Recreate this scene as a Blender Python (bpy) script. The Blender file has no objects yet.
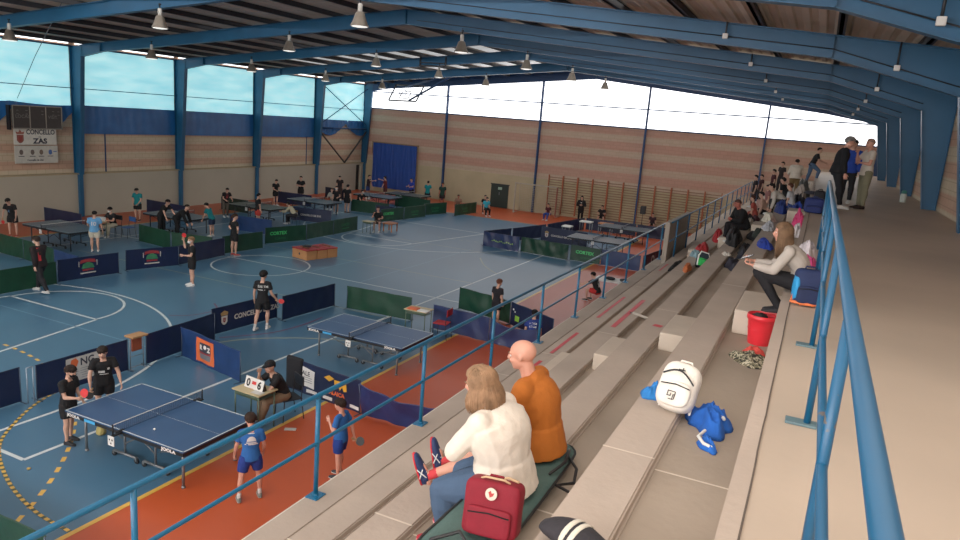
import bpy, bmesh, math, random
from mathutils import Vector, Matrix, Quaternion, noise
from mathutils.bvhtree import BVHTree
random.seed(11)
C = bpy.context.scene.collection
V = Vector
PI = math.pi

# ------------------------------------------------------------------ materials
def lin(c):
    return tuple((x/255/12.92) if x/255 <= .04045 else ((x/255+.055)/1.055)**2.4 for x in c)
MC = {}
def mat(name, col, rough=.6, metal=0., var=.12, scale=6., bump=.0, bscale=40., spec=.5, emit=None, estr=0., col2=None, detail=4.):
    if name in MC: return MC[name]
    m = bpy.data.materials.new(name); m.use_nodes = True; MC[name] = m
    nt = m.node_tree; N = nt.nodes; L = nt.links; b = N['Principled BSDF']
    c = lin(col); c2 = lin(col2) if col2 else tuple(x*(1-var) for x in c)
    tc = N.new('ShaderNodeTexCoord'); nz = N.new('ShaderNodeTexNoise'); nz.inputs['Scale'].default_value = scale; nz.inputs['Detail'].default_value = detail
    L.new(tc.outputs['Object'], nz.inputs['Vector'])
    r = N.new('ShaderNodeValToRGB'); r.color_ramp.elements[0].position = .35; r.color_ramp.elements[1].position = .65
    r.color_ramp.elements[0].color = (*c2, 1); r.color_ramp.elements[1].color = (*c, 1)
    L.new(nz.outputs['Fac'], r.inputs['Fac']); L.new(r.outputs['Color'], b.inputs['Base Color'])
    b.inputs['Roughness'].default_value = rough; b.inputs['Metallic'].default_value = metal
    b.inputs['Specular IOR Level'].default_value = spec
    if bump:
        n2 = N.new('ShaderNodeTexNoise'); n2.inputs['Scale'].default_value = bscale; n2.inputs['Detail'].default_value = 5
        L.new(tc.outputs['Object'], n2.inputs['Vector'])
        bp = N.new('ShaderNodeBump'); bp.inputs['Strength'].default_value = bump; bp.inputs['Distance'].default_value = .02
        L.new(n2.outputs['Fac'], bp.inputs['Height']); L.new(bp.outputs['Normal'], b.inputs['Normal'])
    if emit:
        b.inputs['Emission Color'].default_value = (*lin(emit), 1); b.inputs['Emission Strength'].default_value = estr
    return m

def mat_brick(name, a, bcol, mort, axis, ph=.0, period=1.05, frac=.62):
    """wide pink courses alternating with paler ones, fine block joints"""
    m = bpy.data.materials.new(name); m.use_nodes = True; MC[name] = m
    nt = m.node_tree; N = nt.nodes; L = nt.links; b = N['Principled BSDF']; b.inputs['Roughness'].default_value = .9
    tc = N.new('ShaderNodeTexCoord'); sx = N.new('ShaderNodeSeparateXYZ'); L.new(tc.outputs['Object'], sx.inputs[0])
    def mth(op, x, y=None):
        n = N.new('ShaderNodeMath'); n.operation = op
        for i, q in enumerate((x, y)):
            if q is None: continue
            if isinstance(q, (int, float)): n.inputs[i].default_value = q
            else: L.new(q, n.inputs[i])
        return n.outputs[0]
    t = mth('FRACT', mth('DIVIDE', mth('ADD', sx.outputs['Z'], ph), period))
    # soft square wave
    s = mth('MULTIPLY', mth('SUBTRACT', frac, t), 14.); s = mth('MINIMUM', mth('MAXIMUM', mth('ADD', s, .5), 0.), 1.)
    s2 = mth('MULTIPLY', t, 14.); s2 = mth('MINIMUM', s2, 1.); s = mth('MULTIPLY', s, s2)
    nz = N.new('ShaderNodeTexNoise'); nz.inputs['Scale'].default_value = 1.3; nz.inputs['Detail'].default_value = 6
    mp = N.new('ShaderNodeMapping'); mp.inputs['Scale'].default_value = (.35, .35, 2.2); L.new(tc.outputs['Object'], mp.inputs[0]); L.new(mp.outputs[0], nz.inputs['Vector'])
    s = mth('ADD', mth('MULTIPLY', s, .8), mth('MULTIPLY', mth('SUBTRACT', nz.outputs['Fac'], .45), .7))
    s = mth('MINIMUM', mth('MAXIMUM', s, 0.), 1.)
    mx = N.new('ShaderNodeMix'); mx.data_type = 'RGBA'; L.new(s, mx.inputs[0]); mx.inputs[6].default_value = (*lin(bcol), 1); mx.inputs[7].default_value = (*lin(a), 1)
    # joints
    cb = N.new('ShaderNodeCombineXYZ'); L.new(sx.outputs[axis], cb.inputs[0]); L.new(sx.outputs['Z'], cb.inputs[1])
    br = N.new('ShaderNodeTexBrick'); br.inputs['Scale'].default_value = 1.; br.inputs['Brick Width'].default_value = .42; br.inputs['Row Height'].default_value = .21
    br.inputs['Mortar Size'].default_value = .012; br.inputs['Color1'].default_value = (1, 1, 1, 1); br.inputs['Color2'].default_value = (.93, .93, .93, 1); br.inputs['Mortar'].default_value = (*mort, 1)
    L.new(cb.outputs[0], br.inputs['Vector'])
    m2 = N.new('ShaderNodeMix'); m2.data_type = 'RGBA'; m2.blend_type = 'MULTIPLY'; m2.inputs[0].default_value = 1.
    L.new(mx.outputs[2], m2.inputs[6]); L.new(br.outputs['Color'], m2.inputs[7]); L.new(m2.outputs[2], b.inputs['Base Color'])
    return m

def mat_glow(name, c1, c2, strength, scale=(1, 1, 1), ns=1.5, pos=(.3, .7)):
    m = bpy.data.materials.new(name); m.use_nodes = True; MC[name] = m
    nt = m.node_tree; N = nt.nodes; L = nt.links; b = N['Principled BSDF']
    b.inputs['Base Color'].default_value = (*lin(c2), 1); b.inputs['Roughness'].default_value = .6
    tc = N.new('ShaderNodeTexCoord'); mp = N.new('ShaderNodeMapping'); mp.inputs['Scale'].default_value = scale
    nz = N.new('ShaderNodeTexNoise'); nz.inputs['Scale'].default_value = ns; nz.inputs['Detail'].default_value = 3
    L.new(tc.outputs['Object'], mp.inputs[0]); L.new(mp.outputs[0], nz.inputs['Vector'])
    r = N.new('ShaderNodeValToRGB'); r.color_ramp.elements[0].position = pos[0]; r.color_ramp.elements[1].position = pos[1]
    r.color_ramp.elements[0].color = (*lin(c1), 1); r.color_ramp.elements[1].color = (*lin(c2), 1)
    L.new(nz.outputs['Fac'], r.inputs['Fac']); L.new(r.outputs['Color'], b.inputs['Emission Color']); b.inputs['Emission Strength'].default_value = strength
    return m

# ------------------------------------------------------------------ bmesh helpers
def bx(bm, c, s, rot=None, mi=0, bev=0.):
    """box centre c, full sizes s"""
    vs = []
    M = rot if rot is not None else Matrix.Identity(3)
    for dx in (-.5, .5):
        for dy in (-.5, .5):
            for dz in (-.5, .5):
                vs.append(bm.verts.new(V(c) + M @ V((dx*s[0], dy*s[1], dz*s[2]))))
    fs = []
    for idx in ((0, 1, 3, 2), (4, 6, 7, 5), (0, 4, 5, 1), (2, 3, 7, 6), (0, 2, 6, 4), (1, 5, 7, 3)):
        f = bm.faces.new([vs[i] for i in idx]); f.material_index = mi; fs.append(f)
    if bev:
        es = list({e for f in fs for e in f.edges})
        bmesh.ops.bevel(bm, geom=es, offset=bev, segments=2, affect='EDGES', profile=.5)
    return fs
def box2(bm, lo, hi, mi=0, bev=0.):
    lo, hi = V(lo), V(hi)
    return bx(bm, (lo+hi)/2, hi-lo, None, mi, bev)
def quad(bm, pts, mi=0):
    f = bm.faces.new([bm.verts.new(V(p)) for p in pts]); f.material_index = mi; return f
def prism(bm, pts, off, mi=0):
    """polygon pts extruded by vector off"""
    a = [bm.verts.new(V(p)) for p in pts]; b = [bm.verts.new(V(p)+V(off)) for p in pts]
    n = len(pts); fs = [bm.faces.new(a[::-1]), bm.faces.new(b)]
    for i in range(n): fs.append(bm.faces.new((a[i], a[(i+1) % n], b[(i+1) % n], b[i])))
    for f in fs: f.material_index = mi
    return fs
def frame_of(d):
    d = d.normalized(); h = V((0, 0, 1)) if abs(d.z) < .95 else V((0, 1, 0))
    u = d.cross(h).normalized(); v = u.cross(d).normalized(); return u, v
def rings(bm, sts, seg=10, mi=0, cap=True, smooth=True):
    """sts: list of (centre, u, v, a, b)"""
    prev = None; first = None
    for (c, u, v, a, b) in sts:
        r = [bm.verts.new(c + u*(a*math.cos(2*PI*i/seg)) + v*(b*math.sin(2*PI*i/seg))) for i in range(seg)]
        if prev:
            for i in range(seg):
                f = bm.faces.new((prev[i], prev[(i+1) % seg], r[(i+1) % seg], r[i])); f.material_index = mi; f.smooth = smooth
        else: first = r
        prev = r
    if cap:
        f = bm.faces.new(first[::-1]); f.material_index = mi
        f = bm.faces.new(prev); f.material_index = mi
def tube(bm, pts, rs, seg=8, mi=0, rnd=True, flat=1.):
    """tapered tube through pts with radii, rounded ends"""
    pts = [V(p) for p in pts]
    if isinstance(rs, (int, float)): rs = [rs]*len(pts)
    sts = []; n = len(pts); u0 = None
    for i in range(n):
        d = (pts[min(i+1, n-1)] - pts[max(i-1, 0)])
        if d.length < 1e-9: d = V((0, 0, 1))
        d.normalize()
        if u0 is None: u, v = frame_of(d)
        else:
            u = (u0 - d*u0.dot(d))
            if u.length < 1e-6: u, v = frame_of(d)
            u.normalize(); v = u.cross(d).normalized()
        u0 = u
        if i == 0 and rnd:
            for t in (.95, .6): sts.append((pts[0]-d*rs[0]*t, u, v, rs[0]*math.sqrt(1-t*t), rs[0]*math.sqrt(1-t*t)*flat))
        sts.append((pts[i], u, v, rs[i], rs[i]*flat))
        if i == n-1 and rnd:
            for t in (.6, .95): sts.append((pts[-1]+d*rs[-1]*t, u, v, rs[-1]*math.sqrt(1-t*t), rs[-1]*math.sqrt(1-t*t)*flat))
    rings(bm, sts, seg, mi)
def cyl(bm, a, b, r, seg=12, mi=0, r2=None):
    a, b = V(a), V(b); u, v = frame_of(b-a); r2 = r if r2 is None else r2
    rings(bm, [(a, u, v, r, r), (b, u, v, r2, r2)], seg, mi)
def lathe(bm, c, prof, seg=20, mi=0, ax=V((0, 0, 1)), closed=True):
    u, v = frame_of(ax); c = V(c)
    rings(bm, [(c + ax*z, u, v, r, r) for r, z in prof], seg, mi, closed)
def ell(bm, c, r, M=None, sub=2, mi=0, fn=None):
    M = M or Matrix.Identity(3); c = V(c)
    g = bmesh.ops.create_icosphere(bm, subdivisions=sub, radius=1)
    for v in g['verts']:
        d = v.co.copy(); k = fn(d) if fn else 1.
        v.co = c + M @ V((d.x*r[0]*k, d.y*r[1]*k, d.z*r[2]*k))
    for v in g['verts']:
        for f in v.link_faces: f.material_index = mi; f.smooth = True
def mesh_of(bm, name, mats, recalc=True):
    if recalc: bmesh.ops.recalc_face_normals(bm, faces=bm.faces)
    me = bpy.data.meshes.new(name); bm.to_mesh(me); bm.free()
    for m in (mats if isinstance(mats, (list, tuple)) else [mats]): me.materials.append(m)
    return me
def obj(name, bm, mats, parent=None, loc=None, rz=None, smooth=None):
    me = bm if isinstance(bm, bpy.types.Mesh) else mesh_of(bm, name, mats)
    o = bpy.data.objects.new(name, me); C.objects.link(o)
    if parent is not None: o.parent = parent
    if loc is not None: o.location = loc
    if rz is not None: o.rotation_euler = (0, 0, rz)
    if smooth:
        for p in me.polygons: p.use_smooth = True
    return o
def tag(o, label, cat, group=None):
    o['label'] = label; o['category'] = cat
    if group: o['group'] = group
    return o
def thing(name, label, cat, loc=(0, 0, 0), rz=0, group=None):
    o = bpy.data.objects.new(name, None); C.objects.link(o); o.location = loc; o.rotation_euler = (0, 0, rz); o.empty_display_size = .1
    return tag(o, label, cat, group)
def struct(name, bm, mats, parent=None, label=None):
    o = obj(name, bm, mats, parent)
    if parent is None: o['kind'] = 'structure'
    if label: o['label'] = label
    return o
def sthing(name, label):
    o = bpy.data.objects.new(name, None); C.objects.link(o); o['kind'] = 'structure'; o['label'] = label; return o
def copy_tree(o, parent=None):
    c = o.copy(); C.objects.link(c)
    if parent is not None: c.parent = parent
    for ch in list(o.children): copy_tree(ch, c)
    return c
def NB(): return bmesh.new()
_fc = {}
def text_bm(bm, s, size, origin, right, up, mi=0, off=0., align='LEFT', bold=0.0, sx=1.):
    """flat lettering as real mesh faces"""
    cu = bpy.data.curves.new('t', 'FONT'); cu.body = s; cu.size = size; cu.align_x = align; cu.resolution_u = 3; cu.offset = bold; cu.fill_mode = 'FRONT' if hasattr(cu, 'fill_mode') else cu.fill_mode
    o = bpy.data.objects.new('t', cu); me = o.to_mesh()
    right, up = V(right).normalized(), V(up).normalized(); n = right.cross(up)
    vs = [bm.verts.new(V(origin) + right*v.co.x*sx + up*v.co.y + n*off) for v in me.vertices]
    for p in me.polygons:
        try: f = bm.faces.new([vs[i] for i in p.vertices]); f.material_index = mi
        except Exception: pass
    o.to_mesh_clear(); bpy.data.objects.remove(o); bpy.data.curves.remove(cu)
def disc(bm, c, r, right, up, mi=0, seg=18, off=0., ry=None):
    right, up = V(right).normalized(), V(up).normalized(); n = right.cross(up); ry = ry or r
    quad(bm, [V(c)+n*off+right*(r*math.cos(2*PI*i/seg))+up*(ry*math.sin(2*PI*i/seg)) for i in range(seg)], mi)
def rect(bm, c, w, h, right, up, mi=0, off=0.):
    right, up = V(right).normalized(), V(up).normalized(); n = right.cross(up); c = V(c)+n*off
    quad(bm, [c-right*w/2-up*h/2, c+right*w/2-up*h/2, c+right*w/2+up*h/2, c-right*w/2+up*h/2], mi)

# ------------------------------------------------------------------ camera
CH = 6.1075
yaw, pitch, roll, FPX = .429385, .209597, .0784276, 711.66
cy_, sy_ = math.cos(yaw), math.sin(yaw)
fwd = V((-sy_*math.cos(pitch), cy_*math.cos(pitch), -math.sin(pitch)))
r0 = V((cy_, sy_, 0)); u0 = r0.cross(fwd)
rr = r0*math.cos(roll) + u0*math.sin(roll); uu = -r0*math.sin(roll) + u0*math.cos(roll)
cam = bpy.data.cameras.new('camera'); co = bpy.data.objects.new('camera', cam); C.objects.link(co)
cam.sensor_width = 36; cam.lens = 36*FPX/960; cam.clip_start = .05; cam.clip_end = 300
M = Matrix((rr, uu, -fwd)).transposed().to_4x4(); M.translation = V((0, 0, CH)); co.matrix_world = M
bpy.context.scene.camera = co

# ------------------------------------------------------------------ materials used all over
BLUE = mat('steel_blue_paint', (22, 88, 128), .45, 0, .12, 1.5)
BLUED = mat('steel_blue_dark', (18, 62, 112), .5, 0, .12, 1.5)
RAIL = mat('rail_blue_paint', (16, 104, 146), .35, 0, .10, 9., bump=.15, bscale=30)
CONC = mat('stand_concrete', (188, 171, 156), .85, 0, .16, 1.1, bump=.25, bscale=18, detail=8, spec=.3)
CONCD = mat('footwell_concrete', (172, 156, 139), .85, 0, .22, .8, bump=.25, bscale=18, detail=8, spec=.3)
CONC2 = mat('walkway_concrete', (200, 181, 161), .5, 0, .18, .45, bump=.1, bscale=9, detail=6, spec=.4)
CREAM = mat('cream_plaster', (184, 176, 156), .8, 0, .07, .6, bump=.1)
CREAMF = mat('far_cream_plaster', (196, 180, 144), .85, 0, .12, .8)
WHITE = mat('white_plain', (228, 226, 220), .6, 0, .05)
BLACK = mat('black_plain', (22, 22, 24), .55, 0, .2)
DARK = mat('dark_steel', (38, 40, 46), .5, .2, .2)
GREY = mat('grey_steel', (135, 138, 142), .4, .5, .1)
SKIN = mat('skin', (206, 158, 134), .55, 0, .08, 14.)
SKIN2 = mat('skin_rosy', (214, 152, 128), .5, 0, .10, 14.)
EYE = mat('eye_dark', (30, 22, 20), .3)
LIP = mat('lip_red', (165, 92, 84), .5)
BRICKL = mat_brick('brick_left', (204, 160, 134), (212, 194, 164), (.78, .76, .72), 'Y', ph=.1, period=.78, frac=.55)
BRICKF = mat_brick('brick_far', (200, 150, 130), (204, 180, 156), (.84, .82, .79), 'X', ph=.3, period=1.0, frac=.6)
BRICKR = mat_brick('brick_right', (196, 148, 122), (206, 186, 156), (.75, .73, .70), 'Y', ph=.1, period=.8, frac=.55)
GLOWL = mat_glow('left_sheet_glow', (128, 198, 212), (176, 226, 230), 1.1, (.5, .5, 2.2), 1.2)
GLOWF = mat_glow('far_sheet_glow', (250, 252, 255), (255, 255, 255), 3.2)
GLOWN = mat_glow('near_sheet_glow', (250, 252, 255), (255, 255, 255), 13.)
GLOWS = mat_glow('skylight_glow', (200, 200, 196), (235, 235, 232), .62)  # emission in place of light reflected by the roof sheets
TARP = mat('blue_tarpaulin', (22, 98, 166), .4, 0, .25, 1.5, bump=.35, bscale=5, spec=.5)
NAVY = mat('navy_barrier_cloth', (15, 29, 66), .45, 0, .18, 3., bump=.2, bscale=8)
MIDB = mat('blue_barrier_cloth', (27, 56, 106), .42, 0, .20, 3., bump=.3, bscale=7)
GREEN = mat('green_barrier_cloth', (13, 62, 40), .45, 0, .25, 3., bump=.3, bscale=7)
ORNG = mat('orange_floor', (190, 76, 32), .42, 0, .10, .5)
SHEET = mat('roof_sheet', (222, 206, 186), .7, .0, .22, .35)
PURL = mat('purlin_steel', (66, 66, 70), .6, .2, .2)
# ================================================================== THE HALL
XL, XR, YN, YF = -32.0, 3.0, -7.0, 46.5
FR = [-1.1, 4.85, 10.8, 16.75, 22.7, 28.65, 34.6, 40.5, 46.3]
APX = -14.0
def zbot(x):   # underside of rafter
    if x < APX: 
        return 9.15 + (x-APX)*.0905 if x > -29.9 else 7.71 - (-29.9-x)*.19
    return 9.15 - (x-APX)*.0935 if x < -.15 else 7.855 - (x+.15)*.275
def ztop(x): return 9.66 - abs(x-APX)*.0975
# --- floor with its court markings
def line(bm, p, q, w, mi, z=.004):
    p, q = V((*p, z)), V((*q, z)); d = (q-p).normalized(); s = V((-d.y, d.x, 0))*w/2
    quad(bm, [p-s, q-s, q+s, p+s], mi)
def pline(bm, pts, w, mi, z=.004, dash=None):
    if dash is None:
        for a, b in zip(pts, pts[1:]): line(bm, a, b, w, mi, z)
        return
    acc = 0.; on = True
    for a, b in zip(pts, pts[1:]):
        a, b = V((*a, 0)), V((*b, 0)); L = (b-a).length; t = 0.
        while t < L:
            lim = dash[0] if on else dash[1]; st = min(lim-acc, L-t)
            if on and st > .01: line(bm, (a+(b-a)*(t/L))[:2], (a+(b-a)*((t+st)/L))[:2], w, mi, z)
            t += st; acc += st
            if acc >= lim-1e-6: acc = 0.; on = not on
def arcp(cx, cy, r, a0, a1, n=40): return [(cx+r*math.cos(math.radians(a0+(a1-a0)*i/n)), cy+r*math.sin(math.radians(a0+(a1-a0)*i/n))) for i in range(n+1)]
def smooth_pl(pts, n=8):
    out = []
    for i in range(len(pts)-1):
        p0 = V((*pts[max(i-1, 0)], 0)); p1 = V((*pts[i], 0)); p2 = V((*pts[i+1], 0)); p3 = V((*pts[min(i+2, len(pts)-1)], 0))
        for k in range(n):
            t = k/n
            q = .5*((2*p1) + (p2-p0)*t + (2*p0-5*p1+4*p2-p3)*t*t + (3*p1-p0-3*p2+p3)*t**3); out.append((q.x, q.y))
    return out + [pts[-1]]
FLB = mat('blue_sports_floor', (66, 108, 138), .36, 0, .12, .35, bump=.04, bscale=3, spec=.55)
LW = mat('line_white', (210, 220, 222), .4); LY = mat('line_yellow', (226, 178, 74), .4); LR = mat('line_red_faded', (112, 66, 96), .4); LF = mat('line_faint_blue', (106, 148, 176), .4)
LYF = mat('line_yellow_faded', (150, 158, 140), .4); LD = mat('line_dark', (70, 80, 60), .4)
bm = NB()
quad(bm, [(XL, YN, 0), (XR, YN, 0), (XR, YF, 0), (XL, YF, 0)], 1)
quad(bm, [(-28.6, -1, .002), (-8.62, -1, .002), (-8.62, 40.7, .002), (-28.6, 40.7, .002)], 0)
line(bm, (-8.62, -1), (-8.62, 40.7), .09, 3); line(bm, (-28.6, -1), (-28.6, 40.7), .09, 3); line(bm, (-28.6, 40.7), (-8.62, 40.7), .06, 3)
# basketball lines: white
for s, y0 in ((1, 6.75), (-1, 34.75)):
    line(bm, (-26.3, y0), (-11.12, y0), .07, 2)
    line(bm, (-15.8 if s > 0 else -15.8, y0), (-16.95, y0+s*5.7), .07, 2); line(bm, (-21.8, y0), (-20.65, y0+s*5.7), .07, 2); line(bm, (-20.65, y0+s*5.7), (-16.95, y0+s*5.7), .07, 2)
    pline(bm, arcp(-18.8, y0+s*5.7, 1.82, 0, 180*s), .07, 2)
    pline(bm, [(-12.45, y0)] + arcp(-18.8, y0+s*1.35, 6.35, 0, 180*s, 60) + [(-25.15, y0)], .07, 2)
line(bm, (-11.12, 6.75), (-11.12, 34.75), .07, 2); line(bm, (-26.3, 6.75), (-26.3, 34.75), .07, 2)
line(bm, (-28.6, 20.85), (-8.62, 20.85), .06, 2)
pline(bm, arcp(-18.6, 20.6, 1.8, 0, 360), .06, 2)
# thin pale volleyball lines
for y in (11.73, 17.72, 23.7, 29.7): line(bm, (-25.0, y), (-11.1, y), .045, 4 if y < 12 else 6)
for x in (-14.3, -16.6): line(bm, (x, 21.), (x, 30.), .045, 4)
# handball lines
pline(bm, arcp(-17.1, 1., 8.9, 8, 90, 40) + arcp(-20.1, 1., 8.9, 90, 172, 40), .07, 3, dash=(.17, .19))
pline(bm, arcp(-17.1, 40.7, 8.9, 270, 352, 40), .06, 6, dash=(.2, .2))
pl = smooth_pl([(-13.4, 9.4), (-13.14, 8.4), (-12.55, 7.5), (-11.85, 6.8), (-10.67, 6.22), (-9.55, 5.91), (-8.67, 5.84)])
pline(bm, pl, .06, 7); pline(bm, pl, .055, 3, z=.006, dash=(.085, .07))
# faded red and yellowed arcs by the middle tables
pline(bm, smooth_pl([(-13.17, 12.94), (-12.74, 13.72), (-12.0, 14.42), (-11.35, 14.85), (-10.4, 15.3)]), .06, 6)
pline(bm, smooth_pl([(-13.4, 13.3), (-12.7, 14.4), (-12.5, 15.5), (-12.55, 16.5)]), .06, 5)
pline(bm, smooth_pl([(-15.9, 13.9), (-15.45, 14.3), (-15.35, 15.1), (-15.9, 15.6)]), .06, 5); 
pline(bm, smooth_pl([(-13.06, 28.43), (-12.27, 27.16), (-11.64, 26.42), (-11.1, 25.93)]), .06, 6)
floor = struct('floor', bm, [FLB, ORNG, LW, LY, LF, LR, LYF, LD], label='blue sports floor with court markings and orange surround')

# --- walls
bm = NB(); box2(bm, (XL-.3, YN, 0), (XL, YF, 8.3)); struct('wall_left', bm, [BRICKL], label='left long wall with pale brick courses')
bm = NB(); box2(bm, (XL, YN, 0), (XL+.22, 45.35, 2.03)); box2(bm, (XL, 46.0, 0), (XL+.22, YF, 2.03)); box2(bm, (XL, 45.35, 1.92), (XL+.22, 46.0, 2.03)); box2(bm, (XL, YN, 2.03), (XL+.24, YF, 2.08), 1)
struct('trim_1', bm, [CREAM, mat('ledge_tan', (176, 158, 122), .8)], label='smooth cream lower wall with a ledge along the left side')
bm = NB(); box2(bm, (XL+.005, 45.35, 0), (XL+.03, 46.0, 1.92)); struct('door_1', bm, [BLACK], label='dark doorway in the far left corner')
bm = NB(); box2(bm, (XL, YF, 0), (XR, YF+.3, 6.24)); struct('wall_far', bm, [BRICKF], label='far end wall with broad pink and grey brick bands')
bm = NB(); box2(bm, (XL, YF-.12, 0), (-4.5, YF, 2.35)); struct('trim_2', bm, [CREAMF], label='yellowish rendered lower part of the far wall')
bm = NB(); box2(bm, (XR, YN, 0), (XR+.3, YF, 8.4)); struct('wall_right', bm, [BRICKR], label='right brick wall behind the walkway')
bm = NB(); box2(bm, (XL, YN-.3, 0), (XR, YN, 6.24)); struct('wall_near', bm, [BRICKF], label='near end wall')
# far and near glazing: gable of white translucent sheet
def gable(y, name, label, th):
    bm = NB(); pts = [(XL, y, 6.24), (XR, y, 6.24), (XR, y, ztop(XR)-.3), (APX, y, ztop(APX)-.3), (XL, y, ztop(XL)-.3)]
    prism(bm, pts, (0, th, 0)); o = struct(name, bm, [GLOWF], label=label); return o
bm = NB(); prism(bm, [(XL, YF, ztop(XL)-.3), (APX, YF, ztop(APX)-.3), (XR, YF, ztop(XR)-.3), (XR, YF, ztop(XR)+.35), (APX, YF, ztop(APX)+.35), (XL, YF, ztop(XL)+.35)], (0, .2, 0)); struct('trim_4', bm, [BLUED], label='dark blue eaves band above the far gable sheet')
w = gable(YF, 'window_1', 'bright white translucent gable sheet on the far wall', .2)
bm = NB()
cyl(bm, (XL, YF-.08, 7.45), (XR, YF-.08, 7.45), .045, 6); box2(bm, (XL, YF-.08, 6.2), (XR, YF-.005, 6.28))
struct('window_rail', bm, [BLUED], w)
w2 = gable(YN-.2, 'window_2', 'bright white translucent gable sheet on the near wall', .2); w2.data.materials[0] = GLOWN
# left glazing, one sheet per bay, with wrinkles
ww = 3
bays = [(4.85, 10.8), (10.8, 16.75), (16.75, 22.7), (22.7, 28.65), (28.65, 34.6), (34.6, 40.5), (40.5, 46.4)]
for i, (a, b) in enumerate(bays):
    a1, b1 = a+.16, b-.16; bm = NB(); nx, nz = 40, 22; g = []
    scal = i in (2, 6)
    for k in range(nz+1):
        row = []
        for j in range(nx+1):
            t = j/nx; y = a1+(b1-a1)*t; zb = 5.22
            if scal: zb = 5.12 - .35*abs(math.sin(t*PI*(2 if i == 2 else 3)))
            z = zb + (7.86-zb)*k/nz
            x = XL + .05 + .03*noise.noise(V((y*1.3, z*1.1, i))) + .02*math.sin(y*9+z*2)*max(0, 1-k/8)
            row.append(bm.verts.new((x, y, z)))
        g.append(row)
    for k in range(nz):
        for j in range(nx): bm.faces.new((g[k][j], g[k][j+1], g[k+1][j+1], g[k+1][j])).smooth = True
    ord_ = ['nearest', 'second', 'third', 'fourth', 'fifth', 'sixth', 'last'][i]
    w = struct('window_%d' % (i+3), bm, [GLOWL], label=f'pale cyan translucent sheet of the left wall, {ord_} bay')
    bm = NB(); cyl(bm, (XL+.12, a, 6.02), (XL+.12, b, 6.02), .022, 6); cyl(bm, (XL+.1, a, 7.9), (XL+.1, b, 7.9), .05, 6); struct('window_rail', bm, [BLUED], w)
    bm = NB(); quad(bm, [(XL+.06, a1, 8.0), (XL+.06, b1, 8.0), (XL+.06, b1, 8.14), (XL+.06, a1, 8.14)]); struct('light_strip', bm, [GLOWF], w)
    # tarpaulin under the sheet
    bm = NB(); g = []; nx, nz = 60, 12
    for k in range(nz+1):
        row = []
        for j in range(nx+1):
            t = j/nx; y = a1+(b1-a1)*t; zt = 5.26; zb2 = 3.93
            if i == 2: # bunched in swags either side of the scoreboard
                s = abs(math.sin(PI*(t*1.5+.25))) ; zt = 5.3 - .1*s; zb2 = 4.95 - 1.0*abs(math.sin(PI*t*2.))
            if i == 6: zt = 5.2; zb2 = 4.95 - .85*abs(math.sin(PI*t*1.5+.4))
            z = zt + (zb2-zt)*k/nz
            sw = i in (2, 6); x = XL + .10 + (.05 if sw else .025)*noise.noise(V((y*(2.2 if sw else .8), z*.7, i+9.))) + (.03 if sw else .006)*math.sin(y*14+3*noise.noise(V((y, z, 2)))) + (.05*k/nz if sw else 0)
            row.append(bm.verts.new((x, y, z)))
        g.append(row)
    for k in range(nz):
        for j in range(nx): bm.faces.new((g[k][j], g[k][j+1], g[k+1][j+1], g[k+1][j])).smooth = True
    if i >= 2:
        tl = {2: 'blue tarpaulin bunched in swags behind the scoreboard', 3: 'blue tarpaulin hanging flat in the bay right of the scoreboard', 4: 'blue tarpaulin hanging in the middle bay of the left wall', 5: 'blue tarpaulin hanging in the bay beside the crossed braces', 6: 'short blue tarpaulin in swags under the crossed braces'}[i]
        tag(obj('tarpaulin', bm, [TARP]), tl, 'tarpaulin')
    else: bm.free()
# drain pipes and joint lines on left brick
bm = NB()
for y in (24.3, 39.7): box2(bm, (XL, y-.03, 2.08), (XL+.03, y+.03, 3.95))
struct('trim_3', bm, [BLUED], label='thin expansion joints in the left brickwork')

# --- roof: sheets, purlins, glow patches for reflected light
bm = NB()
for sgn, x1 in ((-1, XL-.3), (1, XR+.3)):
    n = int(abs(x1-APX)/.3); pts = []
    for i in range(n+1):
        x = APX + (x1-APX)*i/n; z = ztop(x)+.17
        for dx, dz in ((0, 0), (sgn*.04, .035), (sgn*.15, .035), (sgn*.19, 0)):
            if abs(x+dx-APX) <= abs(x1-APX): pts.append((x+dx, z+dz))
    prev = None
    for x, z in pts:
        a = bm.verts.new((x, YN, z)); b = bm.verts.new((x, YF, z))
        if prev: bm.faces.new((prev[0], prev[1], b, a))
        prev = (a, b)
ceil = struct('ceiling', bm, [SHEET], label='corrugated metal roof sheeting')
for k in range(-11, 12):
    x = APX + k*1.55 + (.35 if k == 0 else 0)
    if not XL < x < XR: continue
    z = ztop(x); bm = NB()
    box2(bm, (x-.035, YN, z), (x+.035, YF, z+.17)); box2(bm, (x-.035, YN, z), (x+.08, YF, z+.02)); box2(bm, (x-.08, YN, z+.15), (x+.035, YF, z+.17))
    struct('purlin', bm, [PURL], ceil)
for k in range(-9, 9):  # glowing panels that paint reflected light onto the sheeting between purlins
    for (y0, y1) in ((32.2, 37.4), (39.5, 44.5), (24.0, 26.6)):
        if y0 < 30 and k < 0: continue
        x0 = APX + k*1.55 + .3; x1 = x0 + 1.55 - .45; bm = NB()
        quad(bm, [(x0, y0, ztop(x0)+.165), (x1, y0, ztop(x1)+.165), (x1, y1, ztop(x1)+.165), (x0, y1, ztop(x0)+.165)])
        struct('skylight', bm, [GLOWS if y0 > 30 else MC.get('skylight_dim') or mat_glow('skylight_dim', (150, 140, 126), (176, 164, 148), .35)], ceil)

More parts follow.
